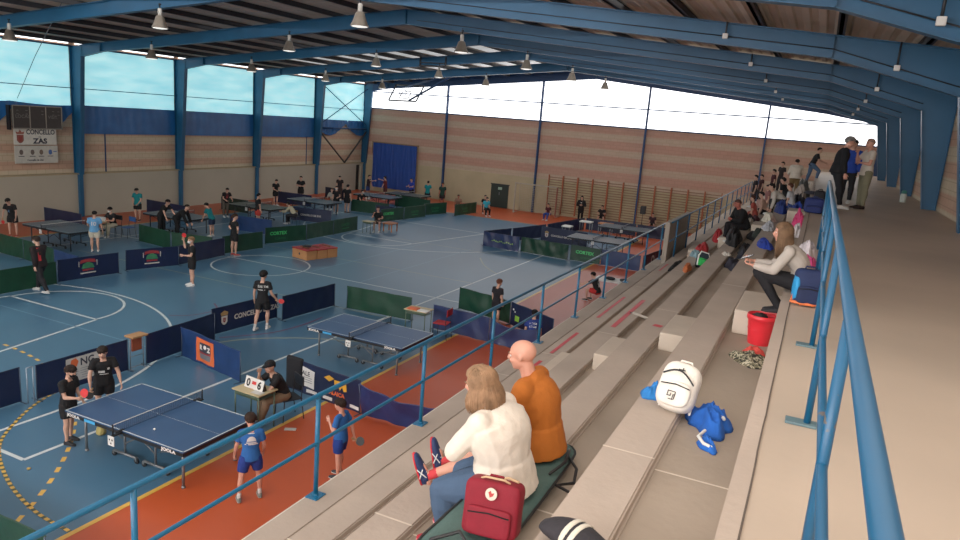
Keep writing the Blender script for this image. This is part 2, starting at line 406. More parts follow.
# --- portal frames
ordn = {4.85: 'blue steel portal frame right above the camera', 10.8: 'blue steel portal frame crossing the top right corner', 16.75: 'first full blue portal frame, spanning over the front lamps', 22.7: 'blue portal frame whose left column stands right of the scoreboard',
        28.65: 'third blue portal frame, its column between the first two flat tarpaulins', 34.6: 'fourth blue portal frame over the middle tables', 40.5: 'last free standing portal frame, carrying the crossed braces', 46.3: 'blue portal frame against the far wall', -1.1: 'blue steel portal frame behind the camera'}
def rafter_bm(xs, y, hw=.11, ft=.02, zb=zbot, zt=ztop):
    bm = NB()
    for i in range(len(xs)-1):
        a, b = xs[i], xs[i+1]
        prism(bm, [(a, y-.012, zb(a)), (b, y-.012, zb(b)), (b, y-.012, zt(b)), (a, y-.012, zt(a))], (0, .024, 0))
        prism(bm, [(a, y-hw, zb(a)), (b, y-hw, zb(b)), (b, y-hw, zb(b)+ft), (a, y-hw, zb(a)+ft)], (0, 2*hw, 0))
        prism(bm, [(a, y-hw, zt(a)-ft), (b, y-hw, zt(b)-ft), (b, y-hw, zt(b)), (a, y-hw, zt(a))], (0, 2*hw, 0))
    return bm
for y in FR:
    if y < 0: continue
    t = thing('portal_frame', ordn[y], 'steel frame', (0, y, 0))
    hw = .11 if y < 46 else .08
    obj('rafter', rafter_bm([-31.25, -29.9, -22, APX], 0, hw), [BLUE if y < 46 else BLUED], t)
    obj('rafter', rafter_bm([APX, -8, -.15, 2.2], 0, hw) if y < 46 else rafter_bm([APX, -8, -.15, 2.98], 0, hw, zb=lambda x: zbot(x) if x < -.2 else 7.855-(x+.15)*.15), [BLUE if y < 46 else BLUED], t)
    bm = NB(); box2(bm, (APX-.012, -hw, zbot(APX)), (APX+.012, hw, ztop(APX)))
    bm.free()
    for x in (APX, -29.9, -.15): bm = NB(); box2(bm, (x-.01, -hw, zbot(x)), (x+.01, hw, ztop(x))); obj('stiffener_plate', bm, [BLUE], t)
    # left column, tapered
    bm = NB()
    prism(bm, [(-31.95, -.012, 2.03), (-31.55, -.012, 2.03), (-31.2, -.012, zbot(-31.2)), (-31.2, -.012, ztop(-31.2)), (-31.95, -.012, ztop(-31.95))], (0, .024, 0))
    prism(bm, [(-31.57, -hw, 2.03), (-31.55, -hw, 2.03), (-31.2, -hw, zbot(-31.2)), (-31.22, -hw, zbot(-31.2))], (0, 2*hw, 0))
    prism(bm, [(-31.97, -hw, 2.03), (-31.95, -hw, 2.03), (-31.95, -hw, ztop(-31.95)), (-31.97, -hw, ztop(-31.95))], (0, 2*hw, 0))
    box2(bm, (-31.76, -.09, 0), (-31.6, .09, 2.03))
    obj('column', bm, [BLUE], t)
    # right column rising from the walkway
    if y > 46:
        bm = NB(); box2(bm, (2.72, -.08, 4.61), (2.98, .08, zbot(2.2))); obj('column', bm, [BLUED], t); continue
    bm = NB()
    prism(bm, [(2.98, -.012, 4.61), (2.67, -.012, 4.61), (2.2, -.012, zbot(2.2)), (2.2, -.012, ztop(2.2)), (2.98, -.012, ztop(2.98))], (0, .024, 0))
    prism(bm, [(2.65, -hw, 4.61), (2.67, -hw, 4.61), (2.22, -hw, zbot(2.2)), (2.2, -hw, zbot(2.2))], (0, 2*hw, 0))
    prism(bm, [(2.96, -hw, 4.61), (2.98, -hw, 4.61), (2.98, -hw, ztop(2.98)), (2.96, -hw, ztop(2.98))], (0, 2*hw, 0))
    obj('column', bm, [BLUE], t)
    if 10 < y < 46:
        bm = NB(); zc = lambda x: zbot(x)+.17
        xs = [2.2, 1.0, -.15, -2.3, -8, APX+.5]
        for a, b in zip(xs, xs[1:]): cyl(bm, (a, -.14, zc(a)), (b, -.14, zc(b)), .012, 6)
        for x in (1.05, -2.27): cyl(bm, (x, -.14, zc(x)), (x, -.14, ztop(x)), .02, 6)
        obj('conduit', bm, [DARK], t)
        for x in (1.05, -2.27):
            bm = NB(); bx(bm, (x, -.17, zc(x)), (.11, .07, .11), bev=.01); obj('junction_box', bm, [WHITE], t)
# crossed braces in the last left bay
t = thing('wall_brace', 'thin crossed steel braces in the far bay of the left wall', 'brace', (-31.6, 43.4, 0))
bm = NB(); cyl(bm, (0, -2.7, 7.6), (0, 2.8, 4.9), .035, 8); cyl(bm, (0, -2.7, 4.9), (0, 2.8, 7.6), .035, 8); obj('upper_cross', bm, [BLUED], t)
bm = NB(); cyl(bm, (0, -2.7, 4.62), (0, 2.8, 4.62), .06, 8); obj('cross_bar', bm, [BLUED], t)
bm = NB(); cyl(bm, (0, -2.7, 4.3), (0, .2, 2.15), .06, 8); cyl(bm, (0, .2, 2.15), (0, 2.8, 4.4), .06, 8); obj('lower_brace', bm, [mat('brace_brown', (58, 48, 44), .6)], t)
# wall posts on the far gable
for i, (x, l) in enumerate(((-24.74, 'blue wall post right of the big blue curtain'), (-17.55, 'blue wall post behind the handball goal'), (-10.36, 'blue wall post rising behind the wall bars'), (-3.2, 'blue wall post above the far end of the stands'))):
    bm = NB(); box2(bm, (-.012, -.1, 0 if i < 3 else 1.5), (.012, .1, zbot(x))); box2(bm, (-.05, -.11, 0 if i < 3 else 1.5), (.05, -.09, zbot(x))); box2(bm, (-.05, .09, 0 if i < 3 else 1.5), (.05, .11, zbot(x)))
    o = obj('wall_post', bm, [BLUED], None, (x, YF-.27, 0)); tag(o, l, 'post')
# door on far wall
bm = NB(); box2(bm, (-20.85, YF-.17, 0), (-19.5, YF-.1, 1.62), 0); box2(bm, (-20.9, YF-.18, 1.62), (-19.45, YF-.1, 1.68), 1)
d2 = struct('door_2', bm, [mat('door_dark_green', (30, 46, 38), .5), DARK], label='dark green double door in the far wall')
bm = NB(); rect(bm, (-20.15, YF-.175, 1.36), .3, .18, (1, 0, 0), (0, 0, 1)); struct('door_sign', bm, [mat('sign_green_white', (170, 200, 176), .5)], d2)
bm = NB(); box2(bm, (-20.2, YF-.2, .9), (-20.17, YF-.17, 1.1)); struct('door_handle', bm, [GREY], d2)

# --- concrete stand
H0, HH, DD, X0 = 4.61, .525, .857, -.135
Zk = lambda k: H0-HH*k
Xk = lambda k: X0-DD*k
prof = [(X0, H0)]
for k in range(1, 6):
    xb = Xk(k-1); prof += [(xb, Zk(k)-.07), (xb-.52, Zk(k)-.07), (xb-.52, Zk(k)), (Xk(k), Zk(k))]
prof += [(Xk(5), Zk(5)-.0), (Xk(5), 1.6), (Xk(5)+.15, 1.6), (Xk(5)+.15, 0), (X0, 0)]
bm = NB()
ys = [YN, YF]
a = [bm.verts.new((x, YN, z)) for x, z in prof[:-2]]; b = [bm.verts.new((x, YF, z)) for x, z in prof[:-2]]
for i in range(len(a)-1): bm.faces.new((a[i], b[i], b[i+1], a[i+1]))
bmesh.ops.bevel(bm, geom=[e for e in bm.edges if abs(e.verts[0].co.y-e.verts[1].co.y) > 5 and len(e.link_faces) == 2], offset=.012, segments=2, affect='EDGES')
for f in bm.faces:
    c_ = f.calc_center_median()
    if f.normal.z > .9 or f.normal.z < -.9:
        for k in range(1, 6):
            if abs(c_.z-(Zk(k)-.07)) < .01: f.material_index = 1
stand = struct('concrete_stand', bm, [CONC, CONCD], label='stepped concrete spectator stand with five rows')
bm = NB(); box2(bm, (X0, YN, H0-.3), (XR, YF, H0)); struct('walkway', bm, [CONC2], stand).name = 'walkway'
bm = NB(); box2(bm, (X0-.004, YN, H0-.09), (-.055, YF, H0+.004), 0)
random.seed(5); y = 0.4
pts = []
while y < 30: pts.append((-.055+random.uniform(-.002, .002), y)); y += random.uniform(.1, .4)
pline(bm, pts, .009, 1, z=H0+.006)
struct('nosing', bm, [CONC, mat('crack_dark', (92, 80, 70), .9)], stand)
# casting joints across the rows
bm = NB()
for k in range(1, 6):
    for y in (-1.8, 4.3, 10.4, 16.5, 22.6):
        xb = Xk(k-1); z = Zk(k)
        line(bm, (xb, y), (xb-.52, y), .018, 0, z-.07+.003); line(bm, (xb-.52, y), (Xk(k), y), .018, 0, z+.003)
struct('casting_joint', bm, [mat('joint_pale', (222, 208, 190), .9)], stand)
bm = NB(); box2(bm, (Xk(5)-.015, YN, Zk(5)-.16), (Xk(5), YF, Zk(5)+.002)); struct('edge_strip', bm, [mat('edge_pale', (226, 216, 200), .7)], stand)
# half steps of the aisle
STEP = mat('step_concrete', (206, 190, 172), .85, 0, .12, 2., bump=.2, bscale=20)
for k, (ya, yb) in enumerate(((8.05, 9.2), (8.6, 9.65), (8.85, 9.8), (9.2, 10.2))):
    xb = Xk(k); bm = NB(); box2(bm, (xb-.46, ya, Zk(k+1)-.07), (xb, yb, Zk(k+1)+(.155 if k else .20)), bev=.012); struct('aisle_step', bm, [STEP], stand)
for k, (ya, yb) in enumerate(((20.5, 21.5), (20.9, 21.9), (21.3, 22.3), (21.7, 22.7))):
    xb = Xk(k); bm = NB(); box2(bm, (xb-.46, ya, Zk(k+1)-.07), (xb, yb, Zk(k)-HH/2), bev=.012); struct('aisle_step', bm, [STEP], stand)
# tapes stuck on the rows
REDT = mat('red_tape', (206, 40, 52), .45, 0, .1); 
def tape(x0, y0, x1, y1, z, w, m, l, nm='floor_tape'):
    bm = NB(); line(bm, (x0, y0), (x1, y1), w, 0, z+.004); tag(obj(nm, bm, [m]), l, 'tape')
tape(-3.42, 10.45, -3.42, 11.85, Zk(4), .06, REDT, 'red tape strip on the lowest seats, nearest the bald man')
tape(-3.42, 13.1, -3.42, 15.2, Zk(4), .06, REDT, 'red tape strip farther along the lowest seats')
tape(-2.56, 10.8, -2.56, 13.0, Zk(3), .075, REDT, 'long red tape strip on the middle seats beside the white tape')
tape(-3.42, 9.65, -3.42, 10.0, Zk(4), .06, REDT, 'short red tape stub just behind the bald head')
tape(-2.55, 11.95, -2.22, 11.75, Zk(3), .12, mat('white_tape', (232, 222, 206), .6), 'white tape strip across the middle seats')
tape(-1.64, 9.38, -1.62, 9.5, Zk(2), .12, REDT, 'small red tape patch on the seats above the aisle')
tape(-3.42, 18.9, -3.42, 20.1, Zk(4), .05, REDT, 'red tape strip near the concrete stair parapet')

# parapet of the stair opening
bm = NB(); box2(bm, (-3.90, 21.6, Zk(5)-.07), (-3.76, 25.3, 3.50), bev=.02); 
o = obj('stair_parapet', bm, [mat('parapet_concrete', (176, 164, 150), .9, 0, .2, 1.5, bump=.2)]); tag(o, 'grey concrete parapet between rail posts of the stand front', 'parapet')

# --- left guard rail (front of the stand)
t = thing('guard_rail', 'long blue pipe guard rail along the front of the stand', 'railing', (-4.35, 0, Zk(5)))
posts = [-1.05 + 2.25*i for i in range(0, 23)]
bm = NB(); tube(bm, [(0, -3, 1.16), (0, 24.6, 1.16)], .027, 10); obj('top_rail', bm, [RAIL], t)
bm = NB(); tube(bm, [(0, -3, .62), (0, 24.6, .62)], .021, 10); obj('middle_rail', bm, [RAIL], t)
for y in posts:
    if y > 24.6 or y < -2.5: continue
    bm = NB(); cyl(bm, (0, y, 0), (0, y, 1.15), .026, 10); p = obj('rail_post', bm, [RAIL], t)
    bm = NB(); bx(bm, (.0, y, .008), (.15, .17, .014), bev=.003); lathe(bm, (0, y, .014), [(.036, 0), (.03, .02)], 10)
    for a_, b_ in ((-.05, -.06), (.05, -.06), (-.05, .06), (.05, .06)): cyl(bm, (a_, y+b_, .012), (a_, y+b_, .026), .009, 6)
    obj('base_plate', bm, [RAIL], p)
# the far part of the rail stands one row higher
t = thing('guard_rail', 'farther length of blue guard rail, beyond the concrete parapet of the stand', 'railing', (-3.53, 0, Zk(4)))
bm = NB(); tube(bm, [(0, 20.6, 1.12), (0, 46.2, 1.12)], .027, 10); obj('top_rail', bm, [RAIL], t)
bm = NB(); tube(bm, [(0, 20.6, .58), (0, 46.2, .58)], .021, 10); obj('middle_rail', bm, [RAIL], t)
for i in range(20):
    y = 21.5 + i*2.05
    if y > 46.2: continue
    bm = NB(); cyl(bm, (0, y, 0), (0, y, 1.12), .024, 8); obj('rail_post', bm, [BLUE], t)
# --- right guard rail beside the walkway
t = thing('guard_rail', 'thick blue pipe rail with worn paint beside the walkway', 'railing', (.155, 0, H0))
RAILW = mat('rail_blue_worn', (8, 84, 124), .4, 0, .08, 5.)
nt = RAILW.node_tree; b_ = nt.nodes['Principled BSDF']; tc = nt.nodes.new('ShaderNodeTexCoord'); n3 = nt.nodes.new('ShaderNodeTexNoise'); n3.inputs['Scale'].default_value = 9; n3.inputs['Detail'].default_value = 6
r3 = nt.nodes.new('ShaderNodeValToRGB'); r3.color_ramp.elements[0].position = .66; r3.color_ramp.elements[1].position = .68; mx = nt.nodes.new('ShaderNodeMix'); mx.data_type = 'RGBA'
src = b_.inputs['Base Color'].links[0].from_socket; nt.links.new(tc.outputs['Object'], n3.inputs['Vector']); nt.links.new(n3.outputs['Fac'], r3.inputs['Fac']); nt.links.new(r3.outputs['Color'], mx.inputs[0]); nt.links.new(src, mx.inputs[6]); mx.inputs[7].default_value = (*lin((96, 88, 84)), 1); nt.links.new(mx.outputs[2], b_.inputs['Base Color'])
bm = NB(); tube(bm, [(0, -2.5, 1.0), (0, 11.3, 1.0), (0, 11.42, .94), (0, 11.45, .8)], .0215, 14); obj('top_rail', bm, [RAILW], t)
bm = NB(); tube(bm, [(0, -2.5, .5), (0, 11.3, .5)], .017, 12); obj('middle_rail', bm, [RAILW], t)
for y in (-.99, .7, 2.39, 4.09, 5.78, 7.48, 9.17, 11.4):
    bm = NB(); cyl(bm, (0, y, 0), (0, y, .98), .019, 12); p = obj('rail_post', bm, [RAILW], t)
    bm = NB(); bx(bm, (-.03, y, .008), (.16, .09, .014), bev=.003); obj('base_plate', bm, [mat('plate_grey_blue', (92, 120, 128), .5)], p)

# --- pendant lamps
ALU = mat('lamp_aluminium', (148, 136, 122), .35, .5, .15); LGL = mat('lamp_glass', (230, 230, 226), .2, 0, .02, emit=(255, 250, 240), estr=1.1)
def make_lamp(z):
    t = thing('pendant_lamp', 'x', 'lamp')
    bm = NB(); lathe(bm, (0, 0, 0), [(.245, 0), (.25, .02), (.2, .10), (.155, .22), (.12, .33), (.09, .36)], 20); obj('lamp_shade', bm, [ALU], t, smooth=True)
    bm = NB(); lathe(bm, (0, 0, 0), [(.235, .012), (.2, -.012), (.1, -.025)], 20); obj('lens', bm, [LGL], t)
    bm = NB(); lathe(bm, (0, 0, .36), [(.06, 0), (.06, .2), (.045, .22)], 12); obj('lamp_body', bm, [mat('lamp_pale', (220, 216, 206), .4)], t)
    bm = NB(); lathe(bm, (0, 0, .58), [(.02, 0), (.02, .1), (.045, .1), (.045, .14)], 10); cyl(bm, (0, 0, .7), (0, 0, z), .009, 6); obj('hanger', bm, [DARK], t)
    return t
rows = {'A': (-11.6, 8.24), 'B': (-19.0, 8.06), 'C': (-26.4, 7.51)}
rn = {'A': 'right', 'B': 'middle', 'C': 'left'}
on = ['nearest', 'second', 'third', 'fourth', 'farthest']
first = {}
for r_, (x, z) in rows.items():
    for i, y in enumerate((16.75, 22.7, 28.65, 34.6, 40.5)):
        y2 = y - .3
        if r_ in first: l = copy_tree(first[r_])
        else: l = first[r_] = make_lamp(zbot(x)-z+.1)
        l.location = (x, y2, z); l['label'] = f'aluminium bell pendant lamp, {on[i]} of the {rn[r_]} row'; l['group'] = 'pendant lamps under the roof'

# --- added fill lights over stand and court
def area(nm, loc, rot, sx, sy, e, col=(1, 1, 1)):
    l = bpy.data.lights.new(nm, 'AREA'); l.shape = 'RECTANGLE'; l.size = sx; l.size_y = sy; l.energy = e; l.color = col
    o = bpy.data.objects.new(nm, l); C.objects.link(o); o.location = loc; o.rotation_euler = rot; return o
area('daylight_over_stand', (-.6, 1.5, 7.6), (0, 0, 0), 6, 9, 290, (1, .93, .86))
area('daylight_from_near_gable', (-7, -5.5, 5.2), (math.radians(118), 0, 0), 18, 2.5, 520, (1, .97, .93))  # added uplight behind the camera, brightens the roof underside
area('daylight_over_court', (-14, 9, 8.9), (0, 0, 0), 22, 16, 900, (1, .98, .95))
area('daylight_over_far_court', (-15, 32, 8.9), (0, 0, 0), 24, 20, 440, (.95, .98, 1))
wd = bpy.data.worlds.new('world'); wd.use_nodes = True; bpy.context.scene.world = wd
wd.node_tree.nodes['Background'].inputs[0].default_value = (.75, .85, 1, 1); wd.node_tree.nodes['Background'].inputs[1].default_value = .25
sc = bpy.context.scene; sc.view_settings.view_transform = 'Standard'; sc.view_settings.look = 'Medium Low Contrast'; sc.view_settings.exposure = 0
sc.cycles.max_bounces = 6; sc.cycles.diffuse_bounces = 3; sc.cycles.glossy_bounces = 2; sc.cycles.use_denoising = True; sc.cycles.sample_clamp_indirect = 6
# ================================================================== PEOPLE
JOBS = []
def bake_job(me, voxel, smooth, cb): JOBS.append((me, voxel, smooth, cb))
def flush():
    tmp = []
    for me, vx, sm, cb in JOBS:
        o = bpy.data.objects.new('tmp', me); C.objects.link(o)
        m = o.modifiers.new('r', 'REMESH'); m.mode = 'VOXEL'; m.voxel_size = vx; m.use_smooth_shade = True
        if sm: s = o.modifiers.new('s', 'SMOOTH'); s.factor = .5; s.iterations = sm
        tmp.append(o)
    bpy.context.view_layer.update(); dg = bpy.context.evaluated_depsgraph_get()
    res = [bpy.data.meshes.new_from_object(o.evaluated_get(dg)) for o in tmp]
    for o in tmp: me = o.data; bpy.data.objects.remove(o); bpy.data.meshes.remove(me)
    for (me, vx, sm, cb), r in zip(JOBS, res): cb(r)
    JOBS.clear()
def raw_mesh(bm):
    bmesh.ops.recalc_face_normals(bm, faces=bm.faces); me = bpy.data.meshes.new('raw'); bm.to_mesh(me); bm.free(); return me
def wrinkle(me, amp, sc, seed=0.):
    no = [v.normal.copy() for v in me.vertices]
    for v, n in zip(me.vertices, no):
        p = v.co*sc + V((seed, seed*1.7, -seed)); k = noise.noise(p)*.65 + noise.noise(p*2.1)*.35; v.co += n*k*amp

HAIRS = {}
def hairmat(c): return mat('hair_%d_%d_%d' % c, c, .7, 0, .4, 14., bump=.1, bscale=60, spec=.25)
def cloth(c, r=.85): return mat('cloth_%d_%d_%d' % c, c, r, 0, .12, 9., bump=.15, bscale=60, spec=.3)

def person(label, loc, rz, H=1.7, lod=2, lean=0., hunch=0., twist=0., head=(0, 0), ua=((.12, .02, -1), (.12, .02, -1)), fa=((.06, .25, -1), (.06, .25, -1)),
           th=((.04, .03, -1), (.04, .03, -1)), sh=((0, -.03, -1), (0, -.03, -1)), foot=((0, 1, 0), (0, 1, 0)), sit=None, build=1., child=0.,
           top='tee', topc=(24, 24, 26), bottom='shorts', botc=(22, 22, 24), shoes=(220, 220, 218), sole=(235, 235, 232), sock=None, hair='short', hairc=(36, 26, 20),
           skin=None, mask=None, curl=(.5, .5), group=None, prints=None, bag=None, palm=None, stripe=None, lift=0., legk=1., bulk=0.):
    """index 0 = right side, 1 = left side; local frame: +y ahead, +x to the person's right"""
    sk = skin or SKIN
    hs = 1. + .14*child; S = H*(1-.045*child)
    root = thing('person', label, 'person', loc, rz, group)
    # ---- skeleton
    u1 = V((0, math.sin(lean), math.cos(lean))); l2 = lean+hunch; u2 = V((0, math.sin(l2), math.cos(l2)))
    rt = V((1, 0, 0)); rts = V((math.cos(twist), math.sin(twist), 0)); f1 = u1.cross(-rt).normalized() if False else rt.cross(u1)*-1
    f1 = V((0, math.cos(lean), -math.sin(lean))); f2 = V((0, math.cos(l2), -math.sin(l2))); f2 = (f2 + rts.cross(V((0, 0, 1)))*-0.0).normalized()
    UA, FA, HA, TH, SH, ANK = .168*S, .142*S, .105*S, .243*S*legk, .237*S*legk, .045*S
    dirs = lambda d, s: V((d[0]*(1 if s == 0 else -1), d[1], d[2])).normalized()
    hips = []; knees = []; anks = []
    P = V((0, 0, 0))
    for s in (0, 1):
        sg = 1 if s == 0 else -1
        hp = P + rt*sg*.052*S*build**.5; kn = hp + dirs(th[s], s)*TH; an = kn + dirs(sh[s], s)*SH
        hips.append(hp); knees.append(kn); anks.append(an)
    if sit is None: P0 = V((0, 0, ANK - min(a.z for a in anks) + lift))
    elif sit >= .3: P0 = V((0, 0, ANK - min(a.z for a in anks)))
    else: P0 = V((0, 0, sit))
    P = P0; hips = [h+P0 for h in hips]; knees = [k+P0 for k in knees]; anks = [a+P0 for a in anks]
    chest = P + u1*.14*S; nb = chest + u2*.165*S; shc = chest + u2*.135*S
    shd = [shc + rts*sg*.108*S*(.72+.28*build)*(1-.06*child) for sg in (1, -1)]
    el = [shd[s] + dirs(ua[s], s)*UA for s in (0, 1)]; wr = [el[s] + dirs(fa[s], s)*FA for s in (0, 1)]
    hp_, hy = head; hy += twist*.5
    hM = Matrix.Rotation(hy, 3, 'Z') @ Matrix.Rotation(-hp_, 3, 'X')   # +pitch looks down
    neckd = (u2*.7 + hM @ V((0, .15, 1))*.5).normalized()
    hb = nb + neckd*.035*S; hc = hb + hM @ V((0, .018*S, .068*S*hs)); hr = .066*S*hs
    vox = {0: .0085, 1: .013, 2: .02, 3: .026}[lod]
    b = build
    TST = [(-.075, .040*b, .036*b, 0, 1), (-.055, .078*b, .058*b, 0, 1), (-.01, .094*b, .064*b, 0, 1), (.05, .084*b, .060*b, 0, 1), (.10, .080*b, .058*b, 0, 1), (.14, .088*b, .062*b, 0, 1), (.20, .098*b, .066*b, 1, 2), (.25, .100*b, .060*b, 1, 2), (.282, .078*b**.5, .044*b**.5, 1, 2), (.305, .040, .036, 1, 2)]
    def tors(bm, infl, z0=-1, z1=1):
        st = []
        for (h, a, d, seg, w) in TST:
            if h < z0 or h > z1: continue
            c = P + u1*h*S if h <= .14 else chest + u2*(h-.14)*S
            r = rt if h < .12 else (rt.lerp(rts, min(1, (h-.1)/.12))).normalized(); up = u1 if h <= .12 else u2; fv = up.cross(r).normalized()
            st.append((c, r, fv, a*S+infl, d*S+infl))
        rings(bm, st, 16)
    # ---- body
    bm = NB(); tors(bm, 0)
    tube(bm, [nb-u2*.03*S, hb, hc-hM @ V((0, .01*S, .02*S))], [.036*S*b**.4, .032*S*b**.3, .033*S], 10)
    for s in (0, 1):
        tube(bm, [shd[s]-V((0, 0, .004*S)), shd[s].lerp(el[s], .35), shd[s].lerp(el[s], .8), el[s]], [.031*S*b**.6, .029*S*b**.6, .023*S*b**.5, .0235*S*b**.5], 10)
        tube(bm, [el[s], el[s].lerp(wr[s], .3), el[s].lerp(wr[s], .75), wr[s]], [.0235*S*b**.5, .0245*S*b**.5, .018*S, .0155*S], 10)
        tube(bm, [shd[s].lerp(shc, .45)+u2*.006*S, shd[s]], [.034*S, .032*S*b**.4], 10)
        bk = (dirs(sh[s], s).cross(rt)).normalized()  # calf side
        if bk.y > 0: bk = -bk
        tube(bm, [hips[s], hips[s].lerp(knees[s], .3), hips[s].lerp(knees[s], .75), knees[s]], [.055*S*b**.7, .052*S*b**.7, .037*S*b**.6, .032*S*b**.5], 12)
        tube(bm, [knees[s], knees[s].lerp(anks[s], .28)+bk*.008*S, knees[s].lerp(anks[s], .7), anks[s]], [.032*S*b**.5, .0345*S*b**.5, .022*S*b**.4, .0195*S], 12)
        fd = dirs(foot[s], s); tube(bm, [anks[s]-V((0, 0, .012*S))-fd*.015*S, anks[s]-V((0, 0, .027*S))+fd*.04*S, anks[s]-V((0, 0, .033*S))+fd*.085*S], [.02*S, .02*S, .014*S], 8)
    # head
    X = lambda x, y, z: hc + hM @ V((x*hr, y*hr, z*hr))
    ell(bm, X(0, -.10, .22), (hr*.74, hr*.92, hr*.80), hM, 3)
    ell(bm, X(0, .22, -.30), (hr*.60, hr*.62, hr*.72), hM, 3)
    ell(bm, X(0, .50, -.78), (hr*.30, hr*.26, hr*.22), hM, 2)
    ell(bm, X(0, .10, -.55), (hr*.58, hr*.5, hr*.34), hM, 2)
    tube(bm, [X(0, .80, .15), X(0, .97, -.15), X(0, .88, -.24)], [hr*.09, hr*.13, hr*.12], 8)
    for sx in (-1, 1):
        ell(bm, X(sx*.75, -.08, -.05), (hr*.10, hr*.16, hr*.25), hM, 2)
        ell(bm, X(sx*.40, .62, -.25), (hr*.2, hr*.2, hr*.2), hM, 1)
        if lod <= 1: ell(bm, X(sx*.3, .74, .24), (hr*.26, hr*.12, hr*.07), hM, 1)
    if lod <= 1: ell(bm, X(0, .78, -.46), (hr*.24, hr*.12, hr*.10), hM, 1)
    me = raw_mesh(bm)
    hands = []
    def hand(bm, s):
        w = wr[s]; d = dirs(fa[s], s); sg = 1 if s == 0 else -1
        pn = V(palm[s]) if palm and palm[s] else V((-sg*1., .2, 0))
        pn = (pn - d*pn.dot(d)); pn = pn.normalized() if pn.length > 1e-3 else frame_of(d)[0]
        td = pn.cross(d)*sg; # thumb side
        if td.y < -.2 and not (palm and palm[s]): td = -td
        k = HA/.18; cu = curl[s]
        # palm
        st = [(w-d*.012*k, td, pn, .019*k, .015*k), (w+d*.02*k, td, pn, .030*k, .0145*k), (w+d*.055*k, td, pn, .040*k, .013*k), (w+d*.088*k, td, pn, .040*k, .010*k), (w+d*.096*k, td, pn, .034*k, .006*k)]
        rings(bm, st, 12, 0)
        for i, (o_, ln) in enumerate(((.031, .066), (.0105, .075), (-.0105, .070), (-.031, .056))):
            base = w + d*.086*k + td*o_*k; a1 = cu*(.7+.08*i); d1 = d*math.cos(a1)+pn*math.sin(a1); a2 = a1+cu*1.25; d2 = d*math.cos(a2)+pn*math.sin(a2); a3 = a2+cu*.9; d3 = d*math.cos(a3)+pn*math.sin(a3)
            ps = [base, base+d1*ln*.45*k, base+d1*ln*.45*k+d2*ln*.32*k, base+d1*ln*.45*k+d2*ln*.32*k+d3*ln*.25*k]
            tube(bm, ps, [.0092*k, .0086*k, .0078*k, .0064*k], 7 if lod < 2 else 5, 0)
        tb = w + d*.028*k + td*.024*k; t1 = (td*.75+d*.62+pn*.25*(.4+cu)).normalized(); t2 = (td*.25+d*.85+pn*(.3+.8*cu)).normalized()
        tube(bm, [tb-td*.008*k, tb+t1*.034*k, tb+t1*.034*k+t2*.030*k], [.012*k, .0098*k, .0078*k], 7 if lod < 2 else 5, 0)
        return w + d*.07*k + pn*.016*k
    def fin(res):
        bm = bmesh.new(); bm.from_mesh(res); bpy.data.meshes.remove(res)
        for s in (0, 1): hand(bm, s)
        for f in bm.faces: f.smooth = True
        if lod <= 2:
            er = .10 if lod <= 1 else .13
            for sx in (-1, 1):
                ell(bm, X(sx*.31, .70, .06), (hr*er, hr*er*.8, hr*er*.7), hM, 2, 1)
                if lod <= 1: ell(bm, X(sx*.31, .70+er*.62, .06), (hr*.05, hr*.03, hr*.05), hM, 1, 3)
                tube(bm, [X(sx*.14, .83, .25), X(sx*.33, .84, .30), X(sx*.50, .72, .24)], [hr*.03, hr*.045, hr*.03], 5, 4)
            if not mask: tube(bm, [X(-.2, .83, -.46), X(0, .905, -.45), X(.2, .83, -.46)], [hr*.03, hr*.055, hr*.03], 6, 2)
        o = obj('body', bm, [sk, WHITE if lod <= 1 else EYE, LIP, EYE, hairmat(hairc)], root)
    bake_job(me, vox, 3 if lod < 2 else 2, fin)
    def add(name, bm, m, infl_sm=2, amp=.004, sc=12., v=None, cb2=None):
        def cb(res):
            for p_ in res.polygons: p_.use_smooth = True
            wrinkle(res, amp, sc, len(label)*.37)
            res.materials.clear(); res.materials.append(m); o = obj(name, res, m, root)
            if cb2: cb2(o)
        bake_job(raw_mesh(bm), v or vox, infl_sm, cb)
    # ---- clothes
    tm = cloth(topc); i0 = .012*S if top in ('tee', 'shirt') else .02*S
    sl = {'tee': .62, 'shirt': 1., 'hoodie': 1., 'jacket': 1., 'vest': .12}[top]
    bm = NB(); tors(bm, i0*.75, -.03 if top in ('tee', 'shirt') else -.045, .295 if top == 'tee' else .31)
    if top in ('tee', 'hoodie', 'jacket') or lod == 0: # hanging hem
        c = P - u1*.012*S; fv = f1
        rings(bm, [(P+u1*.09*S, rt, fv, .082*b*S+i0, .060*b*S+i0), (P+u1*.03*S, rt, fv, .093*b*S+i0, .066*b*S+i0), (c-u1*(.03*S), rt, fv, .100*b*S+i0, .074*b*S+i0)], 16)
    tube(bm, [nb-u2*.045*S, nb-u2*.012*S], [.05*S*b**.4, .038*S*b**.4], 12)
    for s in (0, 1):
        tube(bm, [shd[s].lerp(shc, .45)+u2*.004*S, shd[s]], [.036*S+i0*.6, .034*S*b**.4+i0*.6], 10)
        if sl <= .7:
            e = shd[s].lerp(el[s], sl); tube(bm, [shd[s], shd[s].lerp(el[s], sl*.5), e], [.033*S*b**.5+i0*.6, .032*S*b**.5+i0*.8, .031*S*b**.5+i0*1.1], 10, rnd=False)
        else:
            tube(bm, [shd[s], shd[s].lerp(el[s], .5), el[s]], [.033*S*b**.5+i0*.6, .030*S*b**.5+i0*.7, .026*S*b**.5+i0*.8], 10)
            w_ = el[s].lerp(wr[s], .97); tube(bm, [el[s], el[s].lerp(w_, .5), w_], [.026*S*b**.5+i0*.8, .024*S*b**.5+i0*.7, .020*S+i0*.45], 10, rnd=False)
